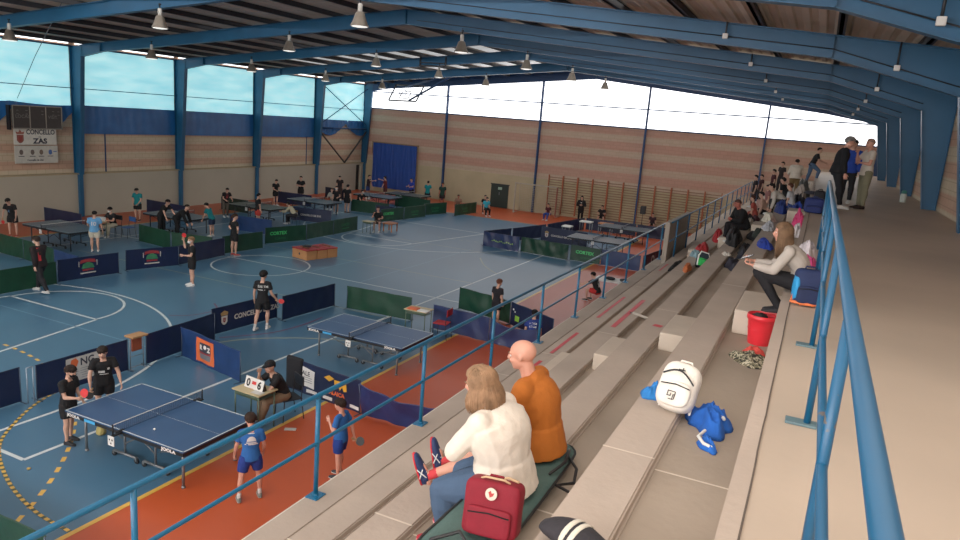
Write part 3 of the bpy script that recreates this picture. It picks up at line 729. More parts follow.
    if bulk:
        MB_ = Matrix((rts, f2, u2)).transposed(); ell(bm, chest+u2*.055*S-f2*.012*S, (bulk*S, bulk*.70*S, .125*S), MB_, 3)
        for s in (0, 1): ell(bm, shd[s].lerp(el[s], .25)*.8+shc*.2, (.055*S, .05*S, .06*S), MB_, 2)
    if top == 'hoodie':
        bn = nb - f2*.040*S - u2*.018*S; ell(bm, bn, (.078*S, .034*S, .045*S), Matrix((rts, f2, u2)).transposed(), 2); tube(bm, [nb+rts*.045*S-f2*.02*S, nb+f2*.035*S-u2*.025*S, nb-rts*.045*S-f2*.02*S], [.016*S]*3, 8)
    nm = {'tee': 'shirt', 'shirt': 'shirt', 'hoodie': 'hooded_sweatshirt', 'jacket': 'jacket', 'vest': 'vest'}[top]
    def pr_cb(o):
        if prints: do_prints(o, prints)
    def do_prints(o, plist):
        me_ = o.data; bvh = BVHTree.FromPolygons([v.co.copy() for v in me_.vertices], [list(p_.vertices) for p_ in me_.polygons])
        for (side, fn, pm, nm2) in plist:
            fv = (f2 if side > 0 else -f2); right = -rts if side > 0 else rts
            cen = chest + u2*.055*S; pbm = NB(); fn(pbm, V((0, 0, 0)), V((1, 0, 0)), V((0, 1, 0)), S)
            bmesh.ops.triangulate(pbm, faces=pbm.faces)
            for _ in range(1): bmesh.ops.subdivide_edges(pbm, edges=[e for e in pbm.edges if e.calc_length() > .02], cuts=2)
            for v in pbm.verts:
                o_ = cen + right*v.co.x + u2*v.co.y + fv*.4; h = bvh.ray_cast(o_, -fv)
                v.co = (h[0] + fv*.004) if h[0] else cen + right*v.co.x + u2*v.co.y + fv*.1
            obj(nm2, pbm, [pm], o)
    add(nm, bm, tm, 2 if lod > 0 else 8, .005 if lod > 0 else .009, 11. if lod > 0 else 8., cb2=pr_cb)
    bc = cloth(botc, .8); bm = NB(); i1 = .010*S
    rings(bm, [(P+u1*.055*S, rt, f1, .085*b*S+i1, .061*b*S+i1), (P+u1*.0*S, rt, f1, .094*b*S+i1, .065*b*S+i1), (P-u1*.05*S, rt, f1, .086*b*S+i1, .062*b*S+i1), (P-u1*.075*S, rt, f1, .05*b*S+i1, .045*b*S+i1)], 16)
    for s in (0, 1):
        ln = {'shorts': .72, 'trousers': 1, 'jeans': 1, 'leggings': 1, 'capri': 1}[bottom]
        fl = .022*S if bottom == 'shorts' else (.010*S if bottom != 'leggings' else .005*S)
        k_ = hips[s].lerp(knees[s], ln)
        tube(bm, [hips[s], hips[s].lerp(k_, .5), k_], [.056*S*b**.7+i1, .048*S*b**.7+fl, ((.038 if ln < 1 else .033)*S*b**.6)+fl], 12, rnd=(ln == 1))
        if ln == 1 and bottom != 'capri':
            a_ = knees[s].lerp(anks[s], .97); bk = (dirs(sh[s], s).cross(rt)).normalized(); bk = -bk if bk.y > 0 else bk; tube(bm, [knees[s], knees[s].lerp(a_, .28)+bk*.008*S, knees[s].lerp(a_, .7), a_], [.035*S*b**.5+fl, .037*S*b**.5+fl, .026*S+fl*.9, .023*S+fl*1.1], 12, rnd=False)
        if bottom == 'capri': a_ = knees[s].lerp(anks[s], .3); tube(bm, [knees[s], a_], [.033*S*b**.5+fl, .036*S*b**.4+fl], 12, rnd=False)
    add({'shorts': 'shorts', 'trousers': 'trousers', 'jeans': 'jeans', 'leggings': 'leggings', 'capri': 'shorts'}[bottom], bm, bc, 2, .004, 13.)
    # ---- shoes
    for s in (0, 1):
        fd = dirs(foot[s], s); a = anks[s]; upv = V((0, 0, 1)); upv = (upv-fd*upv.dot(fd)); upv = upv.normalized() if upv.length > .05 else V((0, -1, 0)); sd = fd.cross(upv)
        shn = dirs(sh[s], s)
        if abs(fd.z) > .4: upv = (-shn - fd*(-shn).dot(fd)).normalized(); sd = fd.cross(upv)
        bs = a - upv*ANK*.98
        bm = NB(); F = lambda y, z: bs + fd*y*S + upv*z*S
        rings(bm, [(F(-.036, .024), sd, upv, .010*S, .014*S), (F(-.03, .024), sd, upv, .019*S, .024*S), (F(-.005, .030), sd, upv, .024*S, .031*S), (F(.035, .025), sd, upv, .026*S, .025*S), (F(.075, .019), sd, upv, .029*S, .018*S), (F(.108, .015), sd, upv, .023*S, .014*S), (F(.122, .013), sd, upv, .010*S, .009*S)], 12)
        tube(bm, [a+upv*.004*S-fd*.004*S, a-upv*.02*S], [.024*S, .026*S], 10, rnd=False)
        o = obj('shoe', bm, [cloth(shoes, .6)], root, smooth=True)
        if lod <= 1 or shoes != sole:
            bm = NB(); sts = []
            for y, w in ((-.038, .012), (-.028, .022), (0, .026), (.035, .027), (.078, .031), (.108, .025), (.124, .010)): sts.append((F(y, .0065), sd, upv, w*S, .007*S))
            rings(bm, sts, 12); obj('sole', bm, [cloth(sole, .6)], o, smooth=True)
        if lod <= 1 and stripe:
            bm = NB()
            for sg in (-1, 1):
                p0 = F(.005, .012)+sd*sg*.027*S; p1 = F(.045, .035)+sd*sg*.0245*S; p2 = F(.005, .042)+sd*sg*.0235*S; p3 = F(.05, .012)+sd*sg*.0295*S
                tube(bm, [p0, p1], .0028*S, 5); tube(bm, [p2, p3], .0028*S, 5)
            for q in range(4): tube(bm, [F(.028+q*.012, .046-q*.004)-sd*.014*S, F(.028+q*.012, .052-q*.004), F(.028+q*.012, .046-q*.004)+sd*.014*S], .0022*S, 5)
            obj('shoe_stripe', bm, [cloth(stripe)], o)
        if sock:
            bm = NB(); tube(bm, [a-shn*.05*S, a-shn*.02*S, a], [.024*S, .0215*S, .0215*S], 10); obj('sock', bm, [cloth(sock)], root, smooth=True)
    # ---- hair
    hm = hairmat(hairc)
    def hairfn(thick, back=-.62, front=.42, side=.0):
        def fn(d):
            lim = side + (front-side)*max(0, d.y)**1.0 if d.y > 0 else side + (back-side)*min(1, -d.y*1.6)
            t = max(0, min(1, (d.z-lim)/.16)); th2 = min(thick, 1.03) + (thick-min(thick, 1.03))*max(0, min(1, (d.z-lim)/.55)); n = noise.noise(d*5+V((len(label), 0, 0)))*.10+noise.noise(d*13+V((0, len(label), 0)))*.06
            return .86 + (th2-.86+n)*t
        return fn
    if hair in ('short', 'bob', 'long', 'ponytail', 'bun', 'curly', 'crop'):
        th_ = {'short': 1.16, 'curly': 1.3, 'crop': 1.07}.get(hair, 1.12)
        bm = NB(); ell(bm, X(0, -.08, .17), (hr*.78, hr*.95, hr*.92), hM, 4 if lod < 2 else 3, 0, hairfn(th_ if hair in ('crop', 'long', 'bob') else th_-.06, -.70 if hair != 'crop' else -.4, .40))
        ho = obj('hair', bm, [hm], root, smooth=True)
        if hair in ('short', 'curly', 'ponytail') and lod <= 2:
            rs = random.Random(len(label)+3); bm = NB(); n = {0: 300, 1: 300, 2: 90}[lod]; kk = 1.0 if hair != 'curly' else 1.10
            for i in range(n):
                az = rs.uniform(-PI, PI); e0 = rs.uniform(.3, 1.45); aa = abs(az)/PI
                e1 = -.62 + (.55*aa/.5 if aa < .5 else .55 + (aa-.5)/.5*.36); e1 += rs.uniform(-.06, .10); e0 = max(e0, e1+.35); az2 = az + rs.uniform(-.25, .25) + (.25 if aa > .6 else 0)
                pts = []; rad = []
                for q in range(5):
                    t = q/4; e = e0+(e1-e0)*t; a_ = az+(az2-az)*t; R2 = (1.03 + .09*math.sin(PI*min(1, t+.15)) - .03*t)*kk
                    dd = V((math.sin(a_)*math.cos(e), -math.cos(a_)*math.cos(e), math.sin(e)))
                    pts.append(X(0, -.08, .17) + hM @ V((dd.x*hr*.80*R2, dd.y*hr*.955*R2, dd.z*hr*.90*R2))); rad.append(hr*(.07 if lod <= 1 else .10)*(1-.75*t)*(1.3 if hair == 'curly' else 1))
                tube(bm, pts, rad, 5, 0, rnd=False)
            obj('hair_locks', bm, [hm], ho, smooth=True)
        if hair in ('ponytail',):
            bm = NB(); tube(bm, [X(0, -.95, .4), X(0, -1.35, .2), X(0, -1.3, -.7), X(0, -1.15, -1.3)], [hr*.2, hr*.26, hr*.22, hr*.06], 8); obj('ponytail', bm, [hm], ho)
        if hair == 'bun': bm = NB(); ell(bm, X(0, -.75, .95), (hr*.35, hr*.35, hr*.32), hM, 2); obj('hair_bun', bm, [hm], ho)
        if hair in ('long', 'bob'):
            rs = random.Random(len(label)); L = {'long': 3.6, 'bob': 2.0}[hair]; n = 520 if lod < 2 else 50; bm = NB()
            for i in range(n):
                az = rs.uniform(-PI*.70, PI*.70) ; el_ = rs.uniform(.55, 1.45) if i % 2 else rs.uniform(.15, 1.0)
                # az 0 = back of the head
                d0 = V((math.sin(az)*math.cos(el_), -math.cos(az)*math.cos(el_), math.sin(el_)))
                pts = []; rad = []
                for q in range(4):
                    e2 = el_ + (-.25-el_)*q/3.; dd = V((math.sin(az)*math.cos(e2), -math.cos(az)*math.cos(e2), math.sin(e2)))
                    if math.cos(az) < -.25 and q == 3: dd.y = min(dd.y, .55)
                    pts.append(X(0, -.08, .17) + hM @ V((dd.x*hr*(.98 if hair == 'bob' else .886), dd.y*hr*(1.10 if hair == 'bob' else 1.03), dd.z*hr*.98))); rad.append(hr*(.038 if q else .02))
                dn = hM @ V((0, 0, -1)); dn = (dn*.35 + V((0, 0, -.65))).normalized(); out = pts[-1]-hc; out.z = 0; out = out.normalized() if out.length > 1e-4 else V((0, -1, 0))
                ln = L*hr*rs.uniform(.78, 1.0)*(.55+.45*abs(math.cos(az*.5))) ; base = pts[-1]; w = rs.uniform(-.1, .1)
                for q in (1, 2, 3, 4):
                    t = q/4.; pts.append(base + dn*ln*t + out*hr*((.42 if hair == 'bob' else .16)*math.sin(t*PI*.8)-.05*t) + V((w, w*.5, 0))*hr*t + V((noise.noise(base*20)*.1, noise.noise(base*17)*.1, 0))*hr*t); rad.append(hr*(.040-.026*t))
                tube(bm, pts, rad, 4, 0, rnd=False)
            obj('hair_strands', bm, [hm], ho, smooth=True)
    if hair == 'cap':
        bm = NB(); ell(bm, X(0, -.08, .17), (hr*.78, hr*.95, hr*.92), hM, 3, 0, hairfn(1.06, -.70, .30)); obj('hair', bm, [hm], root, smooth=True)
        bm = NB(); ell(bm, X(0, -.05, .34), (hr*.90, hr*1.04, hr*.86), hM, 3, 0, lambda d: 1. if d.z > -.02 else .8)
        st = [(X(0, .75, .42), hM @ V((1, 0, 0)), hM @ V((0, -.2, 1)), hr*.62, hr*.05), (X(0, 1.2, .34), hM @ V((1, 0, 0)), hM @ V((0, -.2, 1)), hr*.55, hr*.04), (X(0, 1.5, .25), hM @ V((1, 0, 0)), hM @ V((0, -.2, 1)), hr*.28, hr*.03)]
        rings(bm, st, 12); obj('cap', bm, [cloth((20, 20, 22))], root, smooth=True)
    if mask:
        bm = NB(); ell(bm, X(0, .38, -.42), (hr*.62, hr*.64, hr*.46), hM, 3, 0, lambda d: 1. if d.y > -.15 else .7)
        for sx in (-1, 1): tube(bm, [X(sx*.55, .45, -.3), X(sx*.78, -.05, -.05)], hr*.02, 4)
        obj('face_mask', bm, [cloth(mask)], root, smooth=True)
    Mw = Matrix.Translation(V(loc)) @ Matrix.Rotation(rz, 4, 'Z')
    out = dict(root=root, M=Mw, wr=wr, hc=Mw @ hc, fa=[dirs(fa[s], s) for s in (0, 1)], S=S)
    k = HA/.18; hh = []
    for s in (0, 1):
        d = out['fa'][s]; sg = 1 if s == 0 else -1
        pn = V(palm[s]) if palm and palm[s] else V((-sg*1., .2, 0)); pn = (pn-d*pn.dot(d)); pn = pn.normalized() if pn.length > 1e-3 else V((0, 1, 0))
        hh.append((Mw @ (wr[s]+d*.075*k+pn*.022*k), (Mw.to_3x3() @ d).normalized(), (Mw.to_3x3() @ pn).normalized()))
    out['hand'] = hh
    return out

RED = mat('rubber_red', (214, 42, 44), .4); WOOD = mat('light_wood', (190, 150, 100), .5, 0, .2, 8.); RBLK = mat('rubber_black', (18, 18, 20), .5)
def paddle(p, d, face, red, label, k=1.):
    """p grip point, d towards the blade, face = blade normal"""
    d = V(d).normalized(); n = V(face); n = (n-d*n.dot(d)).normalized(); s = d.cross(n)
    Mx = Matrix((s, d, n)).transposed().to_4x4(); Mx.translation = p
    t = bpy.data.objects.new('table_tennis_paddle', None); C.objects.link(t); t.matrix_world = Mx; tag(t, label, 'paddle')
    bm = NB(); prism(bm, [(.075*k*math.sin(a), .115*k+.079*k*math.cos(a), -.003) for a in [2*PI*i/20 for i in range(20)]], (0, 0, .006)); obj('blade', bm, [WOOD], t)
    for z, m in ((.003, RED if red else RBLK), (-.0065, RBLK if red else RED)):
        bm = NB(); prism(bm, [(.0745*k*math.sin(a), max(.118*k+.0785*k*math.cos(a), .052*k), z) for a in [2*PI*i/20 for i in range(20)]], (0, 0, .0035)); obj('rubber', bm, [m], t)
    bm = NB(); rings(bm, [(V((0, -.05*k, 0)), V((1, 0, 0)), V((0, 0, 1)), .017*k, .012*k), (V((0, .0, 0)), V((1, 0, 0)), V((0, 0, 1)), .013*k, .011*k), (V((0, .05*k, 0)), V((1, 0, 0)), V((0, 0, 1)), .014*k, .010*k)], 10); obj('handle', bm, [WOOD], t)
    return t
def hold(pz, s, red, label, blade=None, face=None, k=1.):
    p, d, pn = pz['hand'][s]
    return paddle(p, V(blade) if blade is not None else (d*.6 + pn*.0 + V((0, 0, .1))), V(face) if face is not None else pn, red, label, k)
# ================================================================== TABLES AND BARRIERS
TTOP = mat('table_top_blue', (40, 76, 118), .38, 0, .06, 2., spec=.5); TFAR = mat('table_top_grey', (70, 92, 108), .3, 0, .06, 2.); TGRN = mat('table_top_green', (50, 62, 56), .35, 0, .06, 2.)
NET = mat('net_mesh', (38, 48, 72), .7, 0, .2, 90.); STEELG = mat('leg_steel', (122, 126, 128), .4, .4, .1)
def make_table(label, x, y, topm=TTOP, legm=STEELG, full=True, word=True, card=True):
    t = thing('table_tennis_table', label, 'table', (x, y, 0), 0, None); L, W, Hh = 2.74, 1.525, .76
    for s in (-1, 1):
        bm = NB(); box2(bm, (min(s*.008, s*L/2), -W/2, Hh-.022), (max(s*.008, s*L/2), W/2, Hh), 0)
        z = Hh+.0012
        quad(bm, [(s*(L/2-.02), -W/2, z), (s*L/2, -W/2, z), (s*L/2, W/2, z), (s*(L/2-.02), W/2, z)], 1)
        for yy in (-W/2, W/2-.02): quad(bm, [(s*.008, yy, z), (s*L/2, yy, z), (s*L/2, yy+.02, z), (s*.008, yy+.02, z)], 1)
        quad(bm, [(s*.008, -.0025, z), (s*L/2, -.0025, z), (s*L/2, .0025, z), (s*.008, .0025, z)], 1)
        top = obj('table_half', bm, [topm, LW], t)
        bm = NB(); x0, x1 = (s*.02, s*(L/2-.01)); lo, hi = min(x0, x1), max(x0, x1)
        for yy in (-W/2+.004, W/2-.03): box2(bm, (lo, yy, Hh-.085), (hi, yy+.026, Hh-.022))
        box2(bm, (x1-.013, -W/2+.03, Hh-.085), (x1+.013, W/2-.03, Hh-.022)); box2(bm, (x0-.013, -W/2+.03, Hh-.085), (x0+.013, W/2-.03, Hh-.022))
        obj('apron', bm, [BLACK], t)
        if word:
            bm = NB()
            text_bm(bm, 'JOOLA', .07, (-1.31 if s < 0 else .90, -W/2+.002, Hh-.078), (1, 0, 0), (0, 0, 1), 0, .003, bold=.004, sx=1.4)
            obj('apron_lettering', bm, [WHITE], top)
            if s < 0: bm = NB(); rect(bm, (-.76, -W/2+.002, Hh-.052), .26, .05, (1, 0, 0), (0, 0, 1), 0, .003); obj('sticker', bm, [mat('sticker_sky', (70, 170, 226), .5)], top)
        for yy in (-.56, .56):   # end legs
            bm = NB(); cyl(bm, (s*1.14, yy, .0), (s*1.14, yy, Hh-.06), .024, 10); lathe(bm, (s*1.14, yy, 0), [(.033, 0), (.033, .02), (.024, .04)], 10); obj('leg', bm, [legm], t, smooth=True)
        bm = NB(); cyl(bm, (s*1.14, -.56, .6), (s*1.14, .56, .6), .016, 8); cyl(bm, (s*1.14, -.4, .58), (s*.45, -.4, .36), .012, 8); cyl(bm, (s*1.14, .4, .58), (s*.45, .4, .36), .012, 8); obj('leg_brace', bm, [legm], t)
        if full:   # wheeled undercarriage
            bm = NB()
            for yy in (-.42, .42): cyl(bm, (s*.36, yy, .10), (s*.36, yy, .70), .02, 10)
            for yy in (-.42, .42): cyl(bm, (s*.36-.27, yy, .10), (s*.36+.27, yy, .10), .022, 10)
            cyl(bm, (s*.36, -.42, .55), (s*.36, .42, .55), .016, 8); cyl(bm, (s*.36, -.42, .3), (0, -.42, .5), .012, 8)
            obj('undercarriage', bm, [legm], t, smooth=True)
            for yy in (-.42, .42):
                for xx in (s*.36-.27, s*.36+.27):
                    bm = NB(); cyl(bm, (xx, yy-.015, .05), (xx, yy+.015, .05), .048, 14); wl = obj('wheel', bm, [BLACK], t)
                    bm = NB(); box2(bm, (xx-.015, yy-.024, .05), (xx+.015, yy+.024, .11)); obj('fork', bm, [legm], wl)
    n = bpy.data.objects.new('net_set', None); C.objects.link(n); n.parent = t; n.location = (0, 0, Hh)
    bm = NB(); ny = 46
    for i in range(ny+1): yy = -.90+1.8*i/ny; box2(bm, (-.001, yy-.0016, .008), (.001, yy+.0016, .148))
    for i in range(8): zz = .01+.138*i/7; box2(bm, (-.001, -.90, zz-.0015), (.001, .90, zz+.0015))
    obj('net', bm, [NET], n)
    bm = NB(); box2(bm, (-.004, -.905, .140), (.004, .905, .1525)); obj('net_tape', bm, [WHITE], n)
    for s in (-1, 1):
        bm = NB(); cyl(bm, (0, s*.915, -.06), (0, s*.915, .155), .013, 10); box2(bm, (-.03, min(s*.72, s*.925), -.045), (.03, max(s*.72, s*.925), -.028)); box2(bm, (-.025, min(s*.72, s*.86), .001), (.025, max(s*.72, s*.86), .012)); obj('net_post', bm, [BLACK], n)
    if card:
        bm = NB(); box2(bm, (-.07, -.955, -.19), (.07, -.945, -.03), 0)
        for (xx, zz) in ((-.03, -.09), (.03, -.09), (0, -.15)): rect(bm, (xx, -.956, zz), .028, .03, (1, 0, 0), (0, 0, 1), 1)
        obj('number_card', bm, [WHITE, BLACK], n)
    return t
t1 = make_table('blue competition table tennis table in the foreground, two boys in black at its end', -9.46, 8.07)
t2 = make_table('blue table tennis table with nobody at it, second from the camera', -9.42, 14.35)
FARL = mat('far_leg_dark', (26, 30, 40), .5)
far = make_table('grey blue table tennis table by the left wall, behind the player in light blue', -26.15, 17.97, TFAR, FARL, True, False)
specs = [(-25.95, 23.3, TFAR, 'grey blue table where two men bend down beside the teal shirt'), (-26.1, 28.7, TGRN, 'dull green table tennis table by the left wall with a seated scorer in white'), (-25.9, 33.0, TFAR, 'far table tennis table right behind the navy banner with a crest'),
         (-25.3, 38.6, TFAR, 'far table tennis table left of the big blue curtain'), (-24.6, 41.2, TGRN, 'dark table tennis table in front of the big blue curtain'),
         (-9.3, 34.0, TFAR, 'grey table tennis table in the far right enclosure, nearer one'), (-9.25, 39.3, TFAR, 'grey table tennis table in the far right enclosure, nearer the wall bars')]
for x, y, m, l in specs:
    c = copy_tree(far); c.location = (x, y, 0); c['label'] = l
    if m is not TFAR:
        for ch in c.children:
            if ch.name.startswith('table_half'): ch.data = ch.data.copy(); ch.data.materials[0] = m

FRAMEM = mat('barrier_frame', (70, 84, 104), .45, .3)
def barrier(x0, y0, x1, y1, m, label, h=.70, decal=None, wr=.012, sag=.0, lean=0., seed=1, group=None):
    """cloth screen between two thin posts; decal(bm, L) draws in the plane: x along, y up, facing -normal side"""
    p, q = V((x0, y0, 0)), V((x1, y1, 0)); d = (q-p); L = d.length; d.normalize(); n = V((d.y, -d.x, 0))
    ang = math.atan2(d.y, d.x)
    t = thing('court_barrier', label, 'barrier', (x0, y0, 0), ang, group)
    bm = NB(); nx, nz = max(8, int(L*14)), 8; g = []
    def disp(x, z):
        return wr*(noise.noise(V((x*3+seed*7, z*2.2, seed)))*1.6 + .5*math.sin(x*11+z*7+seed)*noise.noise(V((x*1.3, z, seed+5)))) 
    def pos(x, z):
        zz = z*(1 - sag*math.sin(PI*min(1, max(0, x/L)))*1.) + .02
        return V((x, disp(x, z) + lean*z, zz))
    for k in range(nz+1):
        g.append([bm.verts.new(pos(L*j/nx, h*k/nz)) for j in range(nx+1)])
    for k in range(nz):
        for j in range(nx): bm.faces.new((g[k][j], g[k][j+1], g[k+1][j+1], g[k+1][j])).smooth = True
    pn = obj('cloth_panel', bm, [m], t)
    bm = NB(); tube(bm, [pos(L*j/nx, h) for j in range(nx+1)], .012, 6); obj('top_hem', bm, [m], t)
    for xx in (0, L):
        bm = NB(); cyl(bm, (xx, 0, .0), (xx, lean*h, h+.02), .011, 8); f = obj('frame_post', bm, [FRAMEM], t)
        bm = NB(); box2(bm, (xx-.012, -.16, .0), (xx+.012, .16, .014)); obj('foot', bm, [FRAMEM], f)
    if decal:
        for s in decal if isinstance(decal, list) else [decal]:
            fn, mats, nm = s; bm = NB(); fn(bm, L)
            bmesh.ops.triangulate(bm, faces=bm.faces)
            for _ in range(2):
                es = [e for e in bm.edges if e.calc_length() > .09]
                if es: bmesh.ops.subdivide_edges(bm, edges=es, cuts=1); bmesh.ops.triangulate(bm, faces=[f for f in bm.faces if len(f.verts) > 3])
            for v in bm.verts:
                w = pos(v.co.x, v.co.y); v.co = w + V((0, -.007-.001*v.co.z, 0))
            obj(nm, bm, mats, pn)
    return t
E3 = ((1, 0, 0), (0, 1, 0))
CRW = mat('crest_white', (214, 206, 196), .6); CRR = mat('crest_red', (150, 44, 40), .6); CRG = mat('crest_gold', (176, 140, 84), .6); BRG = mat('print_bright_green', (70, 205, 110), .5); BRG2 = mat('print_dull_green', (40, 120, 70), .5); YLW = mat('print_yellow', (236, 178, 50), .5); OR2 = mat('print_orange', (226, 104, 52), .55)
PAPER = mat('print_paper', (196, 194, 188), .7); INK = mat('print_ink', (40, 44, 58), .6); LOGR = mat('logo_red', (150, 46, 52), .6); LOGG = mat('logo_green', (52, 124, 84), .6)
def crest(bm, cx, cy, s, b=0):
    quad(bm, [(cx-s*.4, cy+s*.35, b), (cx-s*.4, cy-s*.3, b), (cx-s*.2, cy-s*.55, b), (cx, cy-s*.62, b), (cx+s*.2, cy-s*.55, b), (cx+s*.4, cy-s*.3, b), (cx+s*.4, cy+s*.35, b)], 0)
    quad(bm, [(cx-s*.18, cy+s*.15, b+2), (cx-s*.18, cy-s*.25, b+2), (cx, cy-s*.4, b+2), (cx+s*.18, cy-s*.25, b+2), (cx+s*.18, cy+s*.15, b+2)], 1)
    for dx in (-.07, .07): rect(bm, (cx+dx*s, cy-.08*s, b+3), s*.04, s*.3, *E3, 0)
    quad(bm, [(cx-s*.42, cy+s*.42, b), (cx+s*.42, cy+s*.42, b), (cx+s*.5, cy+s*.72, b), (cx+s*.2, cy+s*.62, b), (cx, cy+s*.95, b), (cx-s*.2, cy+s*.62, b), (cx-s*.5, cy+s*.72, b)], 2)
def d_concello(bm, L):
    crest(bm, .42, .35, .25); text_bm(bm, 'CONCELLO DE ZAS', .19, (.75, .28, 0), *E3, 0, 0, bold=.006, sx=.98)
def d_concello_s(bm, L):
    crest(bm, .3, .35, .22); text_bm(bm, 'CONCELLO DE ZAS', .13, (.55, .30, 0), *E3, 0, 0, bold=.004)
def d_club(bm, L):
    cx = L*.48; cy = .36; s = .2
    quad(bm, [(cx-s*1.1, cy-.2*s, 0), (cx+s*1.1, cy-.2*s, 0), (cx+s*.8, cy+.5*s, 0), (cx, cy+.9*s, 0), (cx-s*.8, cy+.5*s, 0)], 1)
    quad(bm, [(cx-s*1.35, cy+.6*s, 1), (cx-s*1.2, cy+1.2*s, 1), (cx-s*.3, cy+1.35*s, 1), (cx+s*.3, cy+1.35*s, 1), (cx+s*1.2, cy+1.2*s, 1), (cx+s*1.35, cy+.6*s, 1), (cx+s*.6, cy+.8*s, 1), (cx-s*.6, cy+.8*s, 1)], 0)
    rect(bm, (cx, cy-.45*s, 1), s*1.9, s*.3, *E3, 0); rect(bm, (cx, cy-.95*s, 1), s*2.6, s*.2, *E3, 2)
    for dx in (-1.5, 1.5): rect(bm, (cx+dx*s, cy+.6*s, 1), s*.12, s*.9, *E3, 2)
def d_cortex(bm, L): text_bm(bm, 'CORTEX', .2, (.25, .36, 0), *E3, 0, 0, bold=.008, sx=1.1); text_bm(bm, 'CORTEX', .12, (.5, .14, 0), *E3, 1, 0, sx=1.2)
def d_cort_mid(bm, L): text_bm(bm, 'CORTEX', .18, (L*.32, .32, 0), *E3, 0, 0, bold=.004); rect(bm, (L*.5, .2, 0), .6, .05, *E3, 0)
def d_script(bm, L): 
    for i in range(12): rect(bm, (.5+i*.1, .32+.03*math.sin(i*1.7), 0), .07, .035+.03*abs(math.sin(i)), *E3, 0)
def d_sign(bm, L):  # pale poster with NGE lettering on the barrier behind the boys
    quad(bm, [(.62, .12, 0), (1.42, .12, 0), (1.42, .64, 0), (.62, .64, 0)], 0)
    text_bm(bm, 'NGE', .22, (.93, .44, 2), *E3, 1, 0, bold=.006); text_bm(bm, 'GAL', .1, (1.25, .46, 2), *E3, 1, 0)
    for i in range(5): rect(bm, (1.05, .37-.05*i, 2), .62-.05*(i % 2), .012, *E3, 3)
    quad(bm, [(.70, .46, 3), (.74, .60, 3), (.84, .62, 3), (.90, .54, 3), (.86, .44, 3), (.76, .42, 3)], 2)
def d_orange(bm, L):
    a, b = .62, 1.32
    for (x0, x1, y0, y1) in ((a, a+.14, .06, .62), (b-.14, b, .06, .62), (a, b, .53, .62), (a, b, .06, .14)): quad(bm, [(x0, y0, 0), (x1, y0, 0), (x1, y1, 0), (x0, y1, 0)], 0)
    quad(bm, [(a+.14, .30, 0), (b-.14, .30, 0), (b-.14, .53, 0), (a+.14, .53, 0)], 1); quad(bm, [(a+.14, .27, 0), (b-.14, .27, 0), (b-.14, .32, 0), (a+.14, .32, 0)], 3)
    quad(bm, [(a+.14, .14, 0), (b-.14, .14, 0), (b-.14, .27, 0), (a+.14, .27, 0)], 4)
    text_bm(bm, 'R', .15, (a+.16, .37, 3), *E3, 2, 0, bold=.008); text_bm(bm, 'Z', .15, (b-.27, .35, 3), *E3, 2, 0, bold=.008); disc(bm, ((a+b)/2, .44, 3), .05, *E3, 2)
def d_ale(bm, L):
    quad(bm, [(.12, .22, 0), (.78, .16, 0), (.80, .56, 0), (.32, .62, 0), (.30, .48, 0), (.10, .50, 0)], 0)
    text_bm(bm, 'ALE', .14, (.42, .42, 2), *E3, 1, 0, bold=.004)
    for i in range(3): rect(bm, (.46, .38-.05*i, 2), .52, .014, *E3, 2)
def d_cat(bm, L):  # yellow figure with orange lettering
    quad(bm, [(1.05, .52, 0), (1.2, .60, 0), (1.36, .56, 0), (1.2, .46, 0)], 0)
    quad(bm, [(1.36, .54, 0), (1.68, .56, 0), (1.70, .36, 0), (1.62, .34, 0), (1.58, .44, 0), (1.52, .34, 0), (1.46, .46, 0), (1.40, .34, 0), (1.36, .40, 0)], 0)
    text_bm(bm, 'GALAICA', .125, (1.12, .20, 0), *E3, 1, 0, bold=.006)
S_ = lambda fn, mats, nm='print': [(fn, mats, nm)]
CC = [CRW, CRR, CRG]
R1g = None
# long row beside the near tables (facing the camera side = +x, so the row runs towards +y)
barrier(-13.33, 6.12, -13.33, 8.12, NAVY, 'navy court barrier cut by the left edge of the photo', seed=1)
barrier(-13.2, 8.35, -13.2, 10.42, NAVY, 'navy court barrier with a pale poster behind the two boys in black', seed=2, decal=S_(d_sign, [PAPER, INK, OR2, GREY], 'poster'))
barrier(-13.2, 10.9, -13.35, 13.1, NAVY, 'plain navy court barrier between the towel stand and the crest banner', seed=3)
barrier(-13.66, 13.3, -13.5, 15.62, NAVY, 'navy court barrier lettered with a crest and town name, boy in black before it', seed=4, decal=S_(d_concello, CC, 'banner_lettering'), wr=.006)
barrier(-13.2, 15.5, -13.05, 17.75, NAVY, 'plain navy court barrier right of the walking boy with the red paddle', seed=5)
barrier(-13.05, 11.78, -10.78, 11.32, MIDB, 'blue court barrier carrying an orange framed sign', seed=6, decal=S_(d_orange, [OR2, INK, WHITE, LOGR, GREY], 'orange_sign'), wr=.02)
barrier(-9.75, 11.68, -7.70, 11.45, NAVY, 'navy court barrier with white sign and yellow emblem beside the umpire', seed=7, decal=[(d_ale, [WHITE, INK, GREY], 'white_sign'), (d_cat, [YLW, OR2], 'yellow_emblem')] + [((lambda bm, L, x=x, w=w: rect(bm, (x, .09, 0), w, .07, *E3, 0)), [WHITE], 'sponsor_strip') for x, w in ((.22, .22), (.72, .30), (1.18, .26), (1.62, .14), (1.92, .26))], wr=.018)
barrier(-7.62, 11.45, -5.55, 11.42, mat('dark_blue_cloth', (30, 50, 104), .4, 0, .2, 3., bump=.4, bscale=5), 'slack dark blue court barrier reaching the stand wall', seed=8, wr=.05, sag=.18, lean=-.25)
barrier(-12.6, 17.78, -10.35, 17.9, GREEN, 'green court barrier behind the empty second table', seed=9, wr=.02)
